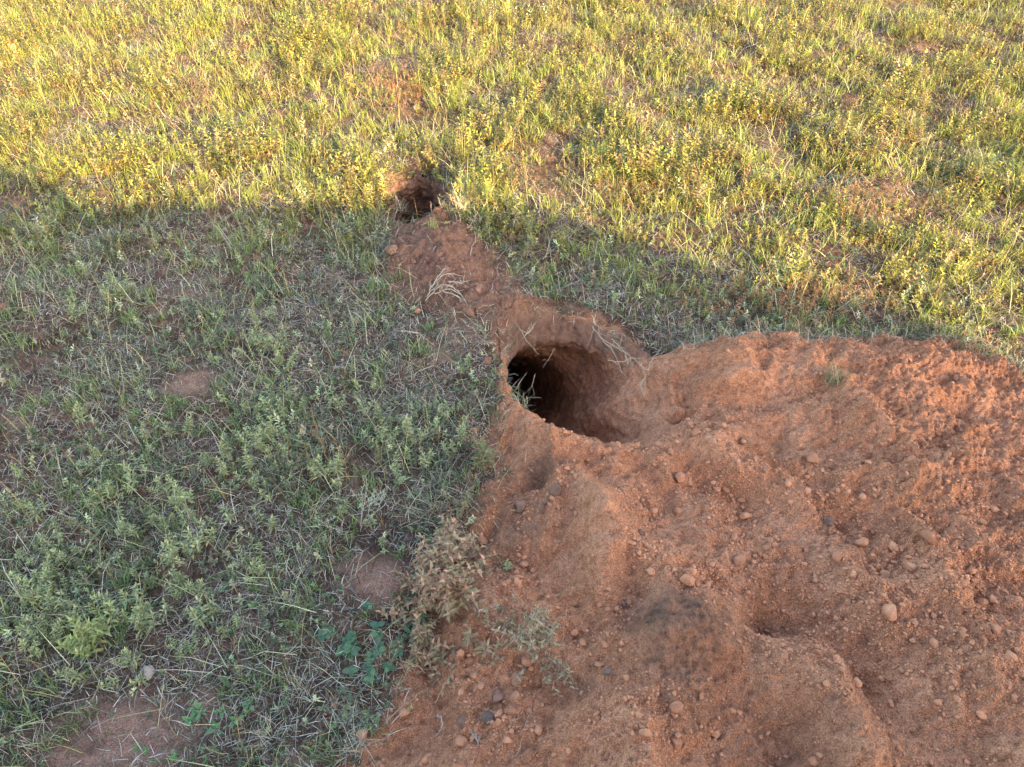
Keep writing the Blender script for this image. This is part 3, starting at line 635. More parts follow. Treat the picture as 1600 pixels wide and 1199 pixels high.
# the rest of the countable clods
rc = np.random.RandomState(11)
HOT = [(1010,800,30,22),(1150,800,30,34),(1305,825,34,20),(1000,960,45,35),(1285,790,60,25),(1230,900,60,30),(1000,885,30,14),(1100,915,20,12),(1430,880,60,50),(1310,950,60,25),(1290,1000,60,30),(1060,655,60,20),(1120,650,60,18),
       (1500,960,70,60),(1060,690,50,20),(780,1110,40,40),(1450,1040,90,60),(800,900,20,30),(860,780,30,20),(1240,1050,80,50),(1010,1150,60,40),(1520,840,60,80),(1130,770,60,20),(960,680,50,20)]
def soil_pts(rs, n, hot=.6):
    """points on the loose soil, some crowded in dips"""
    P = []
    while len(P) < n:
        if rs.random_sample() < hot:
            h = HOT[rs.randint(len(HOT))]; px, py = rs.normal(h[0], h[2]), rs.normal(h[1], h[3])
        else: px, py = rs.uniform(560, 1680), rs.uniform(540, 1230)
        P.append(GP(px, py, .06))
    P = np.array(P); _, br = burrow(P[:, 0], P[:, 1]); k = (soilmask(P[:, 0], P[:, 1]) > .8) & (br > 1.05)
    return P[k]
P = soil_pts(rc, 560); P = P[bump(P[:, 0], P[:, 1], 1050, 1010, 1, .14, .14) < .35][:255]; zz = height(P[:, 0], P[:, 1])
for i in range(len(P)):
    r = float(np.clip(.0086 * np.exp(rc.normal() * .40), .0045, .02)); o = PROTO[rc.randint(10)].copy(); C.objects.link(o); o.name = 'clod'
    o.location = (P[i, 0], P[i, 1], zz[i] + r * .5); o.scale = (r * rc.uniform(.85, 1.25), r, r * rc.uniform(.75, 1)); o.rotation_euler = (rc.uniform(-.5, .5), rc.uniform(-.5, .5), rc.uniform(0, 6.28))
    qx, qy = unproject(P[i, 0], P[i, 1], zz[i]); lb, gl = near_label(qx, qy, CM, '%s clod of red soil %s', 'tiny' if r < .0068 else 'small' if r < .0095 else 'middling')
    tag(o, lb, 'clod', lb.replace('clod', 'clods'))
P = np.array([GP(rc.uniform(600, 800), rc.uniform(345, 530), .06) for _ in range(120)]); k = spoilmask(P[:, 0], P[:, 1]) > .7; P = P[k][:34]; zz = height(P[:, 0], P[:, 1])
for i in range(len(P)):
    r = rc.uniform(.007, .016); o = PROTO_B[rc.randint(4)].copy(); C.objects.link(o); o.name = 'clod'
    o.location = (P[i, 0], P[i, 1], zz[i] + r * .3); o.scale = (r, r, r * .8); o.rotation_euler = (0, 0, rc.uniform(0, 6.28))
    tag(o, 'small brown clod lying on the spoil below the small burrow', 'clod', 'clods on the spoil of the small burrow')
# crumbs nobody could count
def crumbs(P, rlo, rhi, rs, protos):
    z = height(P[:, 0], P[:, 1]); n = len(P); r = rlo * np.exp(np.abs(rs.normal(size=n)) * math.log(rhi / rlo) / 2.2)
    a = rs.uniform(0, 6.28, n); out = []; idx = rs.randint(len(protos), size=n)
    for k, (V, T) in enumerate(protos):
        m = np.where(idx == k)[0]; ca, sa = np.cos(a[m]), np.sin(a[m])
        vx = (V[None, :, 0] * ca[:, None] - V[None, :, 1] * sa[:, None]); vy = (V[None, :, 0] * sa[:, None] + V[None, :, 1] * ca[:, None]); vz = np.broadcast_to(V[None, :, 2], vx.shape)
        W = np.stack([vx, vy, vz], -1) * r[m][:, None, None] + np.stack([P[m, 0], P[m, 1], z[m] + r[m] * .25], -1)[:, None]
        out.append((W.reshape(-1, 3), (T[None] + (np.arange(len(m)) * len(V))[:, None, None]).reshape(-1, 3)))
    return merge(out)
LP = [clod_proto(s + 30, 1, .5) for s in range(6)]
P1 = soil_pts(rc, 20000, .75)
P1 = P1[(bump(P1[:, 0], P1[:, 1], 1050, 1010, 1, .13, .13) < .4)]
xs = rc.uniform(.9, 2.6, 9000); ys = rc.uniform(.3, 2.2, 9000); k = (soilmask(xs, ys) > .8) & (burrow(xs, ys)[1] > 1.05); P1 = np.vstack([P1, np.c_[xs, ys][k]])
xs = rc.uniform(-1.2, .3, 30000); ys = rc.uniform(.5, 2.2, 30000); sdv = poly_sd(xs, ys, SOIL); k = (sdv > -.14) & (sdv < .06) & (rc.random_sample(30000) < .35) & (burrow(xs, ys)[1] > 1.05); P1 = np.vstack([P1, np.c_[xs, ys][k]])
V, T = crumbs(P1, .0019, .0072, rc, LP)
tag(mesh_obj('soil_crumbs', V, T, M_clod, smooth=True), 'fine crumbs of red soil strewn over the mound', 'soil crumbs', kind='stuff')
xs = rc.uniform(-.9, .3, 9000); ys = rc.uniform(2.1, 3.6, 9000); k = (spoilmask(xs, ys) > .5) & (burrow(xs, ys)[1] > 1) & (np.hypot(xs - SC_[0], ys - SC_[1]) > .27)
V, T = crumbs(np.c_[xs, ys][k], .0018, .007, rc, LP)
tag(mesh_obj('spoil_crumbs', V, T, M_clod2, smooth=True), 'brown crumbs of soil on the spoil below the small burrow', 'soil crumbs', kind='stuff')

# ------------------------------------------------------------------ leafy weeds
def weed(seed, hgt, nst, L, W, cols, spread=.5, K=11, stem_m=None, name='leafy_weed', droop=.3, wts=None, stem_r=.0013, branch=0, elf=(0.15, .9)):
    """a plant at the origin: Empty > stem, foliage"""
    r = np.random.RandomState(seed); st = []; lv = []; lc = []
    wts = wts or [1] * len(cols)
    for s in range(nst):
        az = r.uniform(0, 6.28); ln = abs(r.normal()) * spread; hh = hgt * r.uniform(.6, 1.1)
        t = np.linspace(0, 1, 7); bend = ln * (1 - .5 * t) if ln < 1 else np.full(7, min(ln, 1.35))
        rad = np.cumsum(np.sin(bend)) * hh / 7; P = np.c_[np.cos(az) * rad, np.sin(az) * rad, np.cumsum(np.cos(bend)) * hh / 7 - .01]
        P[:, :2] += r.normal(size=(7, 2)) * .002; P = spline(P, 3); st.append(tube(P, np.linspace(stem_r, stem_r * .5, len(P)), 4))
        paths = [P]
        for b in range(branch):
            i0 = r.randint(len(P) // 3, len(P) - 3); a2 = r.uniform(0, 6.28); l2 = hh * r.uniform(.25, .45)
            Q_ = P[i0] + np.linspace(0, 1, 5)[:, None] * np.array([math.cos(a2) * .7, math.sin(a2) * .7, .6]) * l2; st.append(tube(Q_, np.linspace(stem_r * .7, stem_r * .4, 5), 4)); paths.append(Q_)
        for Pp in paths:
            kk = K if Pp is P else K // 2
            tt = .2 + .8 * np.power((np.arange(kk) + 1) / kk, .75); ix = tt * (len(Pp) - 1); i0 = np.floor(ix).astype(int).clip(0, len(Pp) - 2)
            B = Pp[i0] + (Pp[i0 + 1] - Pp[i0]) * (ix - i0)[:, None]
            for sgn in (0, math.pi):
                a = np.arange(kk) * 1.57 + sgn + r.normal(size=kk) * .3; el = elf[0] + elf[1] * tt ** 2 + r.normal(size=kk) * .2
                d = np.c_[np.cos(a) * np.cos(el), np.sin(a) * np.cos(el), np.sin(el)]; sc = (1.1 - .5 * tt) * r.uniform(.7, 1.15, kk)
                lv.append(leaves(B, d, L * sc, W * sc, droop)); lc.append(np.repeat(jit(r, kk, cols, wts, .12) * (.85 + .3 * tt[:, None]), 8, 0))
    e = thing(name, '', '', (0, 0, 0))
    V, T = merge(st); mesh_obj('stem', V, T, stem_m or M_stem, e, smooth=True)
    V, T = merge(lv); mesh_obj('foliage', V, T, M_leaf, e, tint=np.concatenate(lc), smooth=True)
    return e
def place(e, px, py, label, cat, group=None, rz=0, sc=1, tilt=(0, 0)):
    x, y = GP(px, py)
    for _ in range(3):
        z = float(height(np.array([x]), np.array([y]), False)[0]); x, y = GP(px, py, z)
    e.location = (x, y, z - .003); e.rotation_euler = (tilt[0], tilt[1], rz); e.scale = (sc,) * 3
    return tag(e, label, cat, group)
YG = [(.33, .365, .19), (.25, .30, .155), (.43, .43, .23), (.17, .22, .12)]
protoS = [weed(100 + i, .08 + .006 * i, [2, 3, 5, 3][i % 4], .019 + .002 * (i % 3), .0055, YG, .5, 9 + i % 4, wts=[3, 3, 2, 1]) for i in range(8)]
protoL = [weed(200 + i, .10, 3 + i % 3, .024, .0062, [(.33, .34, .09), (.26, .30, .07), (.38, .35, .10), (.19, .24, .06)], .4, 8, wts=[3, 3, 2, 1]) for i in range(5)]
WH = [(160,900,120,60),(60,860,60,50),(300,880,60,60),(430,700,70,50),(340,850,50,50),(130,740,70,60),(160,1000,60,40),(600,720,90,50),(480,780,90,40),(700,640,40,50),(260,800,100,60),(60,980,60,60),(250,950,80,40),(540,680,70,60),(230,370,20,15),(90,370,30,20),(190,460,15,12),(430,570,20,20)]
WM = [(60,860,80,50,'at the left edge of the shaded grass'),(60,980,80,50,'near the lower left corner'),(170,930,80,50,'above the yellow green bushy weed'),(300,880,80,60,'between the bushy weed and the bare soil patch'),(430,700,80,60,'around the tall dry stalks'),
      (600,720,80,60,'right of the tall dry stalks toward the mound'),(480,800,90,50,'below the tall dry stalks'),(260,790,90,50,'in the middle left of the shaded grass'),(130,700,90,60,'in the sward left of the bare red patch'),(700,650,60,60,'beside the near lip of the big burrow'),
      (300,640,90,50,'just below the small bare red patch'),(500,580,90,50,'in the cropped grass left of the big burrow'),(150,560,120,50,'in the cropped grass near the left edge'),(330,480,100,50,'in the middle of the upper shaded grass'),(560,450,70,50,'beside the left foot of the spoil'),
      (120,400,120,50,'just under the shadow line at the left'),(400,370,120,40,'just under the shadow line left of the small burrow'),(420,960,80,50,'left of the creeping round leaved plant'),(580,840,60,50,'just above the bare pink patch')]
rw_ = random.Random(5); cnt = 0; used = set()
while cnt < 205:
    if rw_.random() < .72:
        h_ = WH[rw_.randrange(len(WH))]; px, py = rw_.gauss(h_[0], h_[2]), rw_.gauss(h_[1], h_[3])
    else: px, py = rw_.uniform(-60, 760), rw_.uniform(340, 1060)
    x, y = GP(px, py)
    if py > 1090 or float(dens(np.array([x]), np.array([y]))[0]) < .5: continue
    k = rw_.randrange(8); src = protoS[k]; big = rw_.uniform(.55, 1.35)
    e = src if k not in used else copy_tree(src, (0, 0, 0), (0, 0, 0), 1); used.add(k); e.name = 'leafy_weed'
    lo = py > 620
    place(e, px, py, near_label(px, py, WM, '%s green leafy weed %s', 'little' if big < .8 else 'mid sized' if big < 1.1 else 'large')[0], 'weed', near_label(px, py, WM, '%s green leafy weeds %s', 'little' if big < .8 else 'mid sized' if big < 1.1 else 'large')[0], rw_.uniform(0, 6.28), big, (rw_.gauss(0, .15), rw_.gauss(0, .15)))
    cnt += 1
for k in range(8):
    if k not in used: place(protoS[k], 100 + 50 * k, 900, 'lone green weed %s' % WM[k][4], 'weed')
SM_ = [(100,220,90,60,'in the sunlit meadow near the left edge'),(300,200,90,60,'in the sunlit meadow at the left'),(470,270,90,40,'along the sunlit shadow line left of the small burrow'),(560,180,80,40,'up left of the small burrow in the sun'),(700,190,80,40,'just beyond the small burrow in the sun'),
       (880,250,90,50,'right of the small burrow in the sun'),(1050,320,90,50,'on the slanting shadow line behind the big burrow'),(1250,380,100,50,'in the sun behind the mound crest'),(1450,420,100,50,'in the sun behind the right end of the mound'),(1150,220,100,60,'in the middle of the right meadow'),(1400,230,120,60,'in the right meadow near the edge')]
cnt = 0; used = set()
while cnt < 90:
    px, py = rw_.uniform(-20, 1620), rw_.uniform(150, 480)
    if py > 300 + max(0, (px - 800)) * .2 or (560 < px < 800 and py > 230): continue
    k = rw_.randrange(5); e = protoL[k] if k not in used else copy_tree(protoL[k], (0, 0, 0), (0, 0, 0), 1); used.add(k); e.name = 'leafy_weed'
    right = px > 760
    place(e, px, py, near_label(px, py, SM_, '%s yellow green weed %s', '')[0].strip(), 'weed', near_label(px, py, SM_, '%s yellow green weeds %s', '')[0].strip(), rw_.uniform(0, 6.28), rw_.uniform(.7, 1.15))
    cnt += 1
# singled out plants
BR = [(.36, .21, .13), (.46, .30, .19), (.24, .14, .09), (.30, .24, .14)]
GREY = [(.28, .26, .16), (.38, .31, .21), (.25, .19, .12), (.42, .29, .19)]
place(weed(301, .18, 30, .024, .009, BR, 1.15, 9, M_rstem, 'wilted_weed', .6, branch=2), 700, 960, 'large wilted brown weed sprawling where the grass meets the mound', 'wilted weed', None, .4, 1.35)
place(weed(302, .15, 18, .023, .008, [(.33, .21, .14), (.26, .22, .14), (.42, .30, .2)], 1.0, 9, M_rstem, 'wilted_weed', .6, branch=1), 690, 890, 'brown dried weed just behind the large wilted one', 'wilted weed', None, 2, 1.25)
place(weed(303, .18, 30, .021, .0065, GREY, 1.2, 8, M_rstem, 'wilted_weed', .6, branch=1), 830, 1005, 'grey green wilted weed lying over the mound edge right of the brown one', 'wilted weed', None, 1)
place(weed(304, .13, 10, .024, .0085, BR, 1., 8, M_rstem, 'wilted_weed', .6), 745, 1020, 'drooping brown weed between the large wilted one and the grey green one', 'wilted weed', None, 3, 1.2)
place(weed(309, .12, 9, .022, .007, [(.20, .21, .09), (.28, .20, .12), (.16, .2, .08)], .6, 9, M_rstem, 'wilted_weed', .5, branch=2), 755, 735, 'olive brown weed at the turf edge below the big burrow', 'wilted weed', None, 3, 1.2)
place(weed(310, .10, 8, .022, .007, [(.28, .17, .1), (.2, .16, .09)], .6, 9, M_rstem, 'wilted_weed', .5), 700, 840, 'dry reddish brown weed up from the large wilted ones', 'wilted weed', None, 5, 1.2)
place(weed(305, .09, 2, .017, .0055, [(.36, .36, .20), (.30, .32, .16)], .12, 10, name='leafy_weed'), 793, 893, 'small upright pale sprig alone on the orange soil', 'weed')
place(weed(306, .16, 9, .033, .009, [(.28, .33, .12), (.21, .27, .10), (.32, .35, .14)], .5, 9, name='leafy_weed', branch=1), 165, 1010, 'largest yellow green bushy weed in the lower left corner', 'weed')
place(weed(307, .07, 5, .02, .006, [(.13, .27, .05), (.18, .33, .07)], .6, 8, name='leafy_weed'), 1572, 622, 'bright green sprig on the bare soil near the right edge', 'weed', None, 0, .45)
place(weed(308, .22, 5, .012, .0022, [(.40, .46, .34), (.34, .42, .28)], 1.1, 12, name='leafy_weed', branch=3, stem_m=M_twig), 560, 830, 'silvery fine leaved weed leaning over in the middle of the shaded grass', 'weed', None, 2.2)
place(weed(311, .13, 7, .026, .008, YG, .45, 9, name='leafy_weed', branch=1), 415, 700, 'bushy bright green weed in the middle of the shaded grass', 'weed')
place(weed(312, .15, 5, .026, .006, [(.34, .36, .08), (.27, .32, .07)], .35, 10, name='leafy_weed', branch=1), 762, 325, 'tall yellow green weed right of the small burrow mouth', 'weed')
place(weed(313, .10, 7, .02, .006, [(.22, .33, .10), (.28, .38, .12)], .5, 9, name='leafy_weed'), 565, 365, 'low green bush left of the small burrow in the shade', 'weed')
# broad leaved creepers
def rosette(seed, n, L, W, spread, cols, name, el=.15):
    r = np.random.RandomState(seed); e = thing(name, '', ''); lv = []; lc = []; st = []
    for s in range(n):
        cx, cy = r.normal(size=2) * spread; k = 5; a = r.uniform(0, 6.28) + np.arange(k) * 1.257 + r.normal(size=k) * .25
        B = np.c_[np.full(k, cx), np.full(k, cy), np.full(k, .008) + r.random(k) * .012]; ee = el + r.normal(size=k) * .15
        sc = r.uniform(.7, 1.2, k); lv.append(leaves(B, np.c_[np.cos(a) * np.cos(ee), np.sin(a) * np.cos(ee), np.sin(ee)], L * sc, W * sc, .15, .12)); lc.append(np.repeat(jit(r, k, cols, [1] * len(cols), .1), 8, 0))
        st.append(tube(spline(np.array([[0, 0, 0], [cx * .5, cy * .5 + .005, .012], [cx, cy, .01]]), 3), .001, 4))
    V, T = merge(st); mesh_obj('stem', V, T, M_stem, e); V, T = merge(lv); mesh_obj('foliage', V, T, M_leaf, e, tint=np.concatenate(lc), smooth=True)
    return e
DG = [(.07, .15, .085), (.09, .18, .10), (.11, .20, .10)]
place(rosette(1, 13, .024, .017, .055, DG, 'creeping_plant'), 545, 1000, 'creeping plant with dark round leaves on bare soil beside the grass', 'creeping plant')
place(rosette(2, 9, .022, .016, .05, DG, 'creeping_plant'), 590, 1045, 'smaller patch of dark round leaves below the main creeping plant', 'creeping plant')
place(rosette(3, 7, .026, .011, .03, [(.11, .23, .10), (.14, .27, .11)], 'rosette_plant', .35), 357, 1112, 'flat green rosette plant on the bare pink soil at the bottom left', 'rosette plant')
place(rosette(5, 4, .03, .012, .025, [(.09, .19, .10), (.12, .22, .11)], 'rosette_plant', .4), 655, 985, 'broad leaved green seedling at the foot of the wilted weed', 'rosette plant')

# ------------------------------------------------------------------ grass tufts standing alone
def tuft(seed, n, hgt, wid, cols, spread, lean=.5, name='grass_tuft', m=None, curl=.6):
    r = np.random.RandomState(seed); e = thing(name, '', '') if False else None
    b = np.c_[r.normal(size=(n, 2)) * spread, np.full(n, -.003)]
    V, T = blades(r, b, hgt * r.uniform(.5, 1.1, n), np.full(n, wid), np.abs(r.normal(size=n)) * lean, r.uniform(0, 6.28, n), r.uniform(.1, curl, n))
    return mesh_obj(name, V, T, m or M_blade, tint=np.repeat(jit(r, n, cols, [1] * len(cols), .12), 5, 0))
place(tuft(1, 90, .11, .0022, [(.22, .28, .13), (.36, .34, .2), (.42, .36, .25)], .018), 1302, 600, 'grass tuft half buried in the hollow on the mound crest', 'grass tuft')
for i_, (px, py, lab_) in enumerate([(1180,528,'rusty dry tuft at the turf edge right above the mound crest'),(1245,530,'dry tuft at the turf edge above the buried tuft'),(1420,520,'rusty tuft where the turf meets the bare strip'),(1500,548,'straw tuft at the turf edge near the right'),(1560,575,'straw tuft on the turf corner beside the right edge'),(1100,532,'green grey tuft at the turf edge behind the mound crest'),(1040,548,'dry tuft at the top of the burrow ramp')]):
    place(tuft(60 + i_, 70, .10, .0021, [(.36, .2, .1), (.45, .36, .22), (.22, .26, .13), (.3, .28, .17)], .022, .7), px, py, lab_, 'grass tuft')
place(tuft(2, 26, .06, .002, [(.26, .3, .15), (.40, .36, .24)], .012), 1372, 578, 'small sparse grass tuft right of the buried one', 'grass tuft')
ST = [(.52, .47, .38), (.42, .37, .30), (.60, .54, .45)]
for i, (px, py, n, h_, lab) in enumerate([
    (790, 1140, 26, .08, 'pale dead grass tuft with a curved root at the bottom of the bare soil'),
    (795, 822, 22, .05, 'grey dead tuft on the dark patch at the turf edge'),
    (815, 780, 16, .04, 'faint grey tuft above the other grey one at the turf edge'),
    (560, 1165, 60, .10, 'bleached grass tuft at the bottom where grass ends on soil'),
    (470, 1080, 70, .09, 'bleached matted grass tuft right of the flat green rosette'),
    (420, 1150, 70, .09, 'bleached grass tuft below the matted one near the bottom edge'),
    (665, 1035, 14, .10, 'thin dry tuft fanning out on soil left of the drooping weed'),
    (60, 1170, 60, .09, 'dry grass tuft in the bottom left corner'),
    (822, 628, 12, .06, 'bleached tuft hanging over the near left lip of the big burrow'),
    (622, 325, 30, .09, 'dry tuft over the left rim of the small burrow'),
    (722, 322, 60, .10, 'tangled dry tuft over the right rim of the small burrow'),
    (700, 290, 50, .09, 'dry tuft at the back right rim of the small burrow'),
    (660, 266, 40, .07, 'dry tuft drooping over the back rim of the small burrow'),
    (745, 345, 40, .08, 'straw tuft below the tall yellow green weed')]):
    place(tuft(20 + i, n, h_, .0019, ST, .016, .95, 'dry_grass_tuft', M_straw), px, py, lab, 'dry grass tuft')

# ------------------------------------------------------------------ roots and twigs
def zat(px, py, up):
    x, y = GP(px, py)
    for _ in range(3):
        z = float(height(np.array([x]), np.array([y]), False)[0]) if burrow(np.array([x]), np.array([y]))[1][0] > 1 else -.02
        z = max(z, -.03) + up; x, y = GP(px, py, z)
    return (x, y, z)
def roots(name, label, cat, strands, r0, m, seed=0, fray=0):
    r = np.random.RandomState(seed); parts = []
    for s in strands:
        P = np.array([zat(*p) for p in s]); P = spline(P, 5); P += r.normal(size=P.shape) * .0015
        parts.append(tube(P, np.linspace(r0, r0 * .35, len(P)), 5))
        for _ in range(fray):
            i = r.randint(1, len(P) - 1); L_ = r.uniform(.015, .05); d = P[min(i + 1, len(P) - 1)] - P[i - 1]; d = d / (np.linalg.norm(d) + 1e-6) + r.normal(size=3) * .55
            Q_ = P[i] + np.cumsum(np.vstack([[0, 0, 0]] + [(d + r.normal(size=3) * .3) * L_ / 4 for _ in range(4)]), 0); Q_[:, 2] = np.maximum(Q_[:, 2], P[i][2] - .03)
            parts.append(tube(Q_, np.linspace(r0 * .5, r0 * .25, 5), 4))
    V, T = merge(parts); return tag(mesh_obj(name, V, T, m, smooth=True), label, cat)
roots('hanging_root', 'frayed pale roots hanging from the turf over the right side of the big burrow', 'roots',
      [[(925,510,.01),(945,535,.03),(962,556,.04),(972,585,.02)], [(938,528,.02),(965,545,.05),(990,560,.05),(1006,580,.04),(1008,616,.03)],
       [(1000,570,.05),(1012,578,.04),(1020,560,.04),(1033,545,.02)], [(950,563,.04),(970,566,.05),(985,560,.05)], [(1008,590,.04),(1001,600,.04),(1003,612,.03)], [(955,530,.02),(975,550,.04),(984,572,.03)]], .0024, M_root, 1, 9)
roots('hanging_root', 'forked pale root dangling above the dark mouth of the big burrow', 'roots',
      [[(805,505,.02),(815,518,.05),(825,535,.05),(838,549,.04)], [(812,516,.04),(826,520,.05),(838,502,.05)], [(820,524,.05),(832,514,.05),(830,505,.05)]], .0022, M_root, 2, 3)
roots('hanging_root', 'thin fine root hanging inside the dark mouth of the big burrow', 'roots',
      [[(866,545,.0),(858,560,-.02),(848,575,-.03)], [(836,585,-.0),(832,600,-.01),(824,612,-.01)]], .0012, M_root, 3, 1)
roots('root_tangle', 'bleached tangle of dead grass roots on the spoil below the small burrow', 'roots',
      [[(668,462,.02),(680,440,.04),(700,428,.05),(722,432,.03)], [(672,455,.02),(695,445,.05),(715,455,.04),(728,472,.02)], [(675,450,.02),(690,425,.04),(698,420,.04)], [(690,455,.04),(712,462,.04),(725,478,.01)],
       [(664,470,.01),(685,450,.03),(705,446,.04)], [(700,440,.05),(720,442,.03),(742,436,.01)], [(680,460,.03),(700,452,.05),(722,462,.02)]], .0024, M_twig, 4, 8)
roots('curled_root', 'curled thin root on the upper right of the small burrow spoil', 'root',
      [[(690,368,.01),(708,366,.012),(722,380,.012),(735,386,.012)], [(735,400,.01),(738,385,.02),(748,375,.02),(772,376,.01)], [(776,406,.005),(790,390,.01),(790,380,.01),(782,374,.01)]], .0022, M_root, 5, 2)
roots('curled_root', 'short pale root on the left shoulder of the small burrow spoil', 'root', [[(596,396,.005),(606,386,.012),(618,384,.01)]], .002, M_root, 6, 1)
roots('dead_twig', 'curved pale twig standing beside the dead tuft at the bottom', 'twig',
      [[(773,1111,.01),(792,1122,.02),(783,1135,.02),(784,1160,.015),(800,1178,.005)], [(792,1122,.02),(805,1132,.01),(817,1140,.005)]], .0024, M_root, 7, 1)
roots('dead_twig', 'short angled pale twig on the orange soil left of the brown clods', 'twig', [[(684,1117,.006),(692,1130,.012),(688,1140,.01),(680,1151,.004)]], .0022, M_twig, 8)
roots('dead_twig', 'white branching dead twig at the bottom edge of the picture', 'twig',
      [[(730,1145,.01),(738,1160,.015),(748,1172,.012),(744,1188,.01),(725,1197,.005)], [(744,1188,.01),(748,1165,.02),(738,1140,.02)], [(744,1186,.01),(730,1190,.01)], [(744,1188,.01),(748,1199,.004)]], .0026, M_twig, 9, 6)
roots('dead_twig', 'long thin dry stalk lying toward the grass below the drooping weed', 'twig',
      [[(600,1130,.004),(640,1095,.02),(670,1075,.03)], [(680,1100,.004),(695,1070,.03),(712,1045,.05)]], .0013, M_root, 10)
roots('dead_twig', 'thin dry stalk rising from the bottom clods toward the mound', 'twig', [[(805,1190,.003),(815,1160,.01),(822,1130,.02),(832,1102,.03)]], .0011, M_root, 11)
roots('dead_twig', 'thin bent stalk at the mound edge right of the grey green weed', 'twig', [[(877,1012,.003),(880,985,.02),(886,958,.02)]], .0012, M_root, 12)
roots('dead_twig', 'fine pale rootlets fanned out on the mound above the right slope', 'twig', [[(1285,898,.002),(1302,878,.006),(1330,875,.003)], [(1297,884,.004),(1300,870,.003)], [(1310,878,.005),(1328,890,.002)], [(1320,876,.004),(1325,866,.002)]], .0011, M_root, 13, 2)
# dry upright stalks
def stalk(px, py, hgt, label, seed, m=M_rstem, r0=.0022, nb=6):
    r = np.random.RandomState(seed); P = np.c_[np.cumsum(r.normal(size=9) * .004), np.cumsum(r.normal(size=9) * .004), np.linspace(-.01, hgt, 9)]; P = spline(P, 3); parts = [tube(P, np.linspace(r0, r0 * .4, len(P)), 5)]
    for b in range(nb):
        i = r.randint(len(P) // 3, len(P) - 2); a = r.uniform(0, 6.28); L_ = hgt * r.uniform(.12, .35)
        parts.append(tube(P[i] + np.linspace(0, 1, 5)[:, None] ** np.array([1, 1, 1.3]) * np.array([math.cos(a) * .6, math.sin(a) * .6, .8]) * L_, np.linspace(r0 * .5, r0 * .25, 5), 4))
    V, T = merge(parts); o = mesh_obj('dry_stalk', V, T, m, smooth=True); return place(o, px, py, label, 'dry stalk')
stalk(516, 735, .30, 'tall reddish dry stalk rising in the middle of the shaded grass', 1, nb=10)
stalk(548, 755, .24, 'branching dry stalk right of the tall reddish one', 2, nb=9)
stalk(490, 745, .22, 'thin dry stalk left of the tall reddish one', 3, M_stem, .0016)
stalk(600, 750, .18, 'leaning dry stalk near the silvery weed', 6, M_stem, .0016)
stalk(163, 300, .32, 'pale bare forked stalk in the sunlit meadow at the left', 4, M_rstem, .0022, 7)
stalk(905, 320, .26, 'thin straight dry stalk right of the small burrow in the sun', 5, M_root, .0015, 3)
place(weed(314, .13, 12, .022, .008, [(.28, .19, .12), (.38, .26, .17), (.22, .20, .11)], 1.1, 9, M_rstem, 'wilted_weed', .6, branch=1), 660, 1010, 'straggling brown weed left of the drooping one', 'wilted weed', None, 4)
place(weed(315, .11, 10, .02, .007, [(.24, .19, .10), (.30, .24, .15), (.19, .2, .10)], 1.0, 9, M_rstem, 'wilted_weed', .6), 725, 790, 'low olive brown weed at the turf edge above the dry reddish one', 'wilted weed', None, 1)
w4 = [o for o in C.objects if o.get('label', '').startswith('drooping brown weed')][0]
for px, py, rz_, sc_, lab_ in [(655,1045,1.3,.8,'small brown dead weed at the grass corner beside the bare soil'),(760,900,2.6,.75,'small brown dead weed up against the soil left of the upright sprig'),(790,985,4.4,.8,'flattened brown weed between the drooping weed and the grey green one'),(740,700,.7,.8,'small dead weed in the turf edge left of the burrow lip')]:
    place(copy_tree(w4, (0, 0, 0), (0, 0, 0), 1), px, py, lab_, 'wilted weed', None, rz_, sc_)
stalk(530, 400, .2, 'greyish dry stalk with fine branches left of the spoil', 7, M_twig, .0014, 9)
# loose stalks drooping over the rims of the burrows
rr = np.random.RandomState(3); pts = []; 
for i in range(420):
    k = rr.randint(0, 100) / 100.; px = np.interp(k, [0, .2, .45, .6, .8, 1], [786, 784, 815, 800, 890, 1040]); py = np.interp(k, [0, .2, .45, .6, .8, 1], [520, 600, 645, 486, 490, 545])
    if .45 < k < .6: continue
    pts.append(GP(px + rr.normal() * 7, py + rr.normal() * 5))
P_ = np.array(pts); n = len(P_)
V, T = blades(rr, np.c_[P_, kz(P_[:, 0], P_[:, 1]).clip(-.02, .1)], rr.uniform(.025, .075, n), np.full(n, .0016), rr.uniform(.5, 1.5, n), rr.uniform(0, 6.28, n), rr.uniform(0, 1, n))
tag(mesh_obj('rim_straw', V, T, M_straw, tint=np.repeat(jit(rr, n, ST + [(.22, .28, .12)], [1, 1, .6, 1]), 5, 0)), 'wispy straw fringing the rim of the big burrow', 'dead grass', kind='stuff')

bp = []
for poly, a0_, a1_ in ((SOIL, 0, 26), (SPOIL, 0, len(SPOIL))):
    for i in range(a0_, min(a1_, len(poly) - 1)):
        (x0, y0), (x1, y1) = poly[i], poly[i + 1]; L_ = math.hypot(x1 - x0, y1 - y0); m_ = int(L_ * (1300 if i in range(14, 23) else 520))
        if L_ > 1.2: continue
        t = rr.random_sample(m_); bp.append(np.c_[x0 + (x1 - x0) * t + rr.normal(size=m_) * .045, y0 + (y1 - y0) * t + rr.normal(size=m_) * .045])
P_ = np.concatenate(bp); _, b_r = burrow(P_[:, 0], P_[:, 1]); P_ = P_[(b_r > 1.02) & (np.hypot(P_[:, 0] - SC_[0], P_[:, 1] - SC_[1]) > .22)]; n = len(P_)
V, T = blades(rr, np.c_[P_, height(P_[:, 0], P_[:, 1]) - .002], rr.uniform(.02, .085, n), rr.uniform(.0013, .0024, n), rr.uniform(.3, 1.5, n), rr.uniform(0, 6.28, n), rr.uniform(0, 1.1, n))
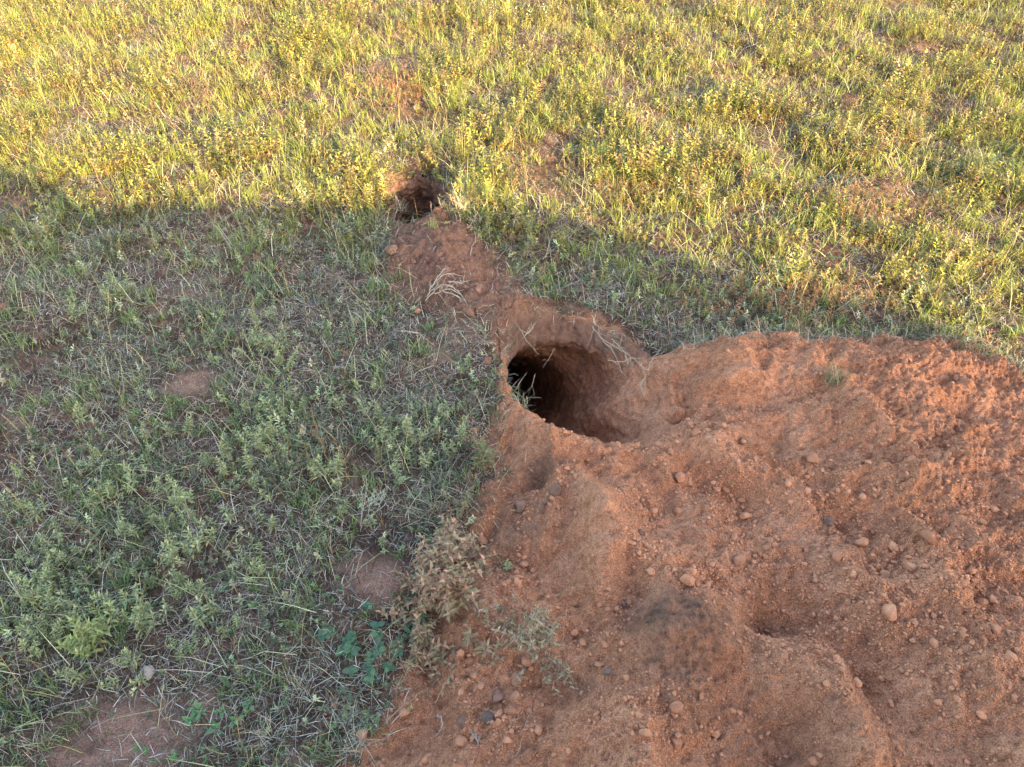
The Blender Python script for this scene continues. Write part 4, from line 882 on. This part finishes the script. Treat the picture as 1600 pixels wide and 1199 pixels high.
tag(mesh_obj('turf_fringe', V, T, M_straw, tint=np.repeat(jit(rr, n, ST + [(.20, .24, .13), (.28, .18, .11), (.14, .10, .08)], [1, 1.4, .5, 1.5, 1.2, 1]), 5, 0)), 'ragged dry grass fringe where the turf meets the bare soil', 'dead grass', kind='stuff')

# ------------------------------------------------------------------ the parked van that shades the foreground (behind the photographer)
def prism(prof, y0, y1):
    n = len(prof); V = [(x, y0, z) for x, z in prof] + [(x, y1, z) for x, z in prof]
    return np.array(V, float), [list(range(n)), list(range(2 * n - 1, n - 1, -1))] + [[i, i + n, (i + 1) % n + n, (i + 1) % n] for i in range(n)]
def poly_obj(name, V, F, m, parent):
    me = bpy.data.meshes.new(name); me.from_pydata([tuple(v) for v in V], [], F); me.materials.append(m); me.update()
    import bmesh
    bm = bmesh.new(); bm.from_mesh(me); bmesh.ops.recalc_face_normals(bm, faces=bm.faces); bm.to_mesh(me); bm.free()
    o = bpy.data.objects.new(name, me); C.objects.link(o); o.parent = parent; return o
def simple(name, c, rough=.4, met=0):
    m, nt, b = mat(name); L = nt.links.new; r = ramp(nt, [(.3, tuple(v * .8 for v in c)), (.7, c)]); L(texn(nt, 3, 5).outputs[0], r.inputs[0]); L(r.outputs[0], b.inputs['Base Color'])
    b.inputs['Roughness'].default_value = rough; b.inputs['Metallic'].default_value = met; return m
M_paint = simple('van_paint', (.42, .38, .30), .45); M_glass = simple('dark_glass', (.02, .022, .025), .08); M_rub = simple('tyre_rubber', (.03, .03, .03), .85); M_rim = simple('wheel_rim', (.5, .5, .5), .35, .8); M_lamp = simple('lamp_lens', (.8, .78, .7), .1)
VY = -1.49
van = thing('parked_van', 'van parked behind the viewer whose long shadow covers the burrows', 'van', (0, 0, 0))
prof = [(-1.45, .35), (-1.5, .8), (-1.3, 1.08), (-.55, 1.22), (-.05, 1.86), (.3, 1.90), (3.35, 1.92), (3.55, 1.84), (3.85, 1.69), (4.35, 1.58), (4.50, 1.40), (4.56, .95), (4.55, .35), (4.1, .32), (4.0, .55), (3.75, .75), (3.4, .75), (3.15, .55), (3.05, .32), (0, .32), (-.1, .55), (-.3, .73), (-.65, .73), (-.85, .55), (-.95, .32)]
poly_obj('body', *prism(prof, VY - 1.8, VY), M_paint, van)
for y0, y1 in ((VY, VY + .012), (VY - 1.812, VY - 1.8)):
    for pr in ([(-.35, 1.22), (0, 1.72), (.7, 1.75), (.7, 1.2)], [(.8, 1.2), (.8, 1.75), (2.0, 1.76), (2.0, 1.2)], [(2.1, 1.2), (2.1, 1.76), (3.3, 1.74), (3.7, 1.5), (3.9, 1.2)]):
        poly_obj('side_window', *prism(pr, y0, y1), M_glass, van)
poly_obj('roof_box', *prism([(-.1, 1.93), (-.05, 2.03), (.55, 2.05), (1.0, 2.03), (1.15, 1.93)], VY - 1.3, VY - .0), M_rub, van)
poly_obj('windscreen', np.array([(-.53, VY - 1.65, 1.27), (-.53, VY - .15, 1.27), (-.09, VY - .2, 1.84), (-.09, VY - 1.6, 1.84)]) + np.array([-.012, 0, .008]), [[0, 1, 2, 3]], M_glass, van)
for x in (-.48, 3.58):
    for y in (VY - .22, VY - 1.8):
        th = np.linspace(0, 2 * math.pi, 25)[:-1]; tp = [(x + .33 * math.cos(t), .33 + .33 * math.sin(t)) for t in th]; wh = poly_obj('wheel', *prism(tp, y, y + .22), M_rub, van)
        poly_obj('rim', *prism([(x + .2 * math.cos(t), .33 + .2 * math.sin(t)) for t in th], y - .006, y + .226), M_rim, wh)
for y in (VY - .45, VY - 1.6): poly_obj('headlight', *prism([(-1.52, .72), (-1.51, .9), (-1.4, .9), (-1.4, .72)], y, y + .25), M_lamp, van)
for o in list(bpy.data.objects):
    if o.users_collection == () or len(o.users_collection) == 0: bpy.data.objects.remove(o)
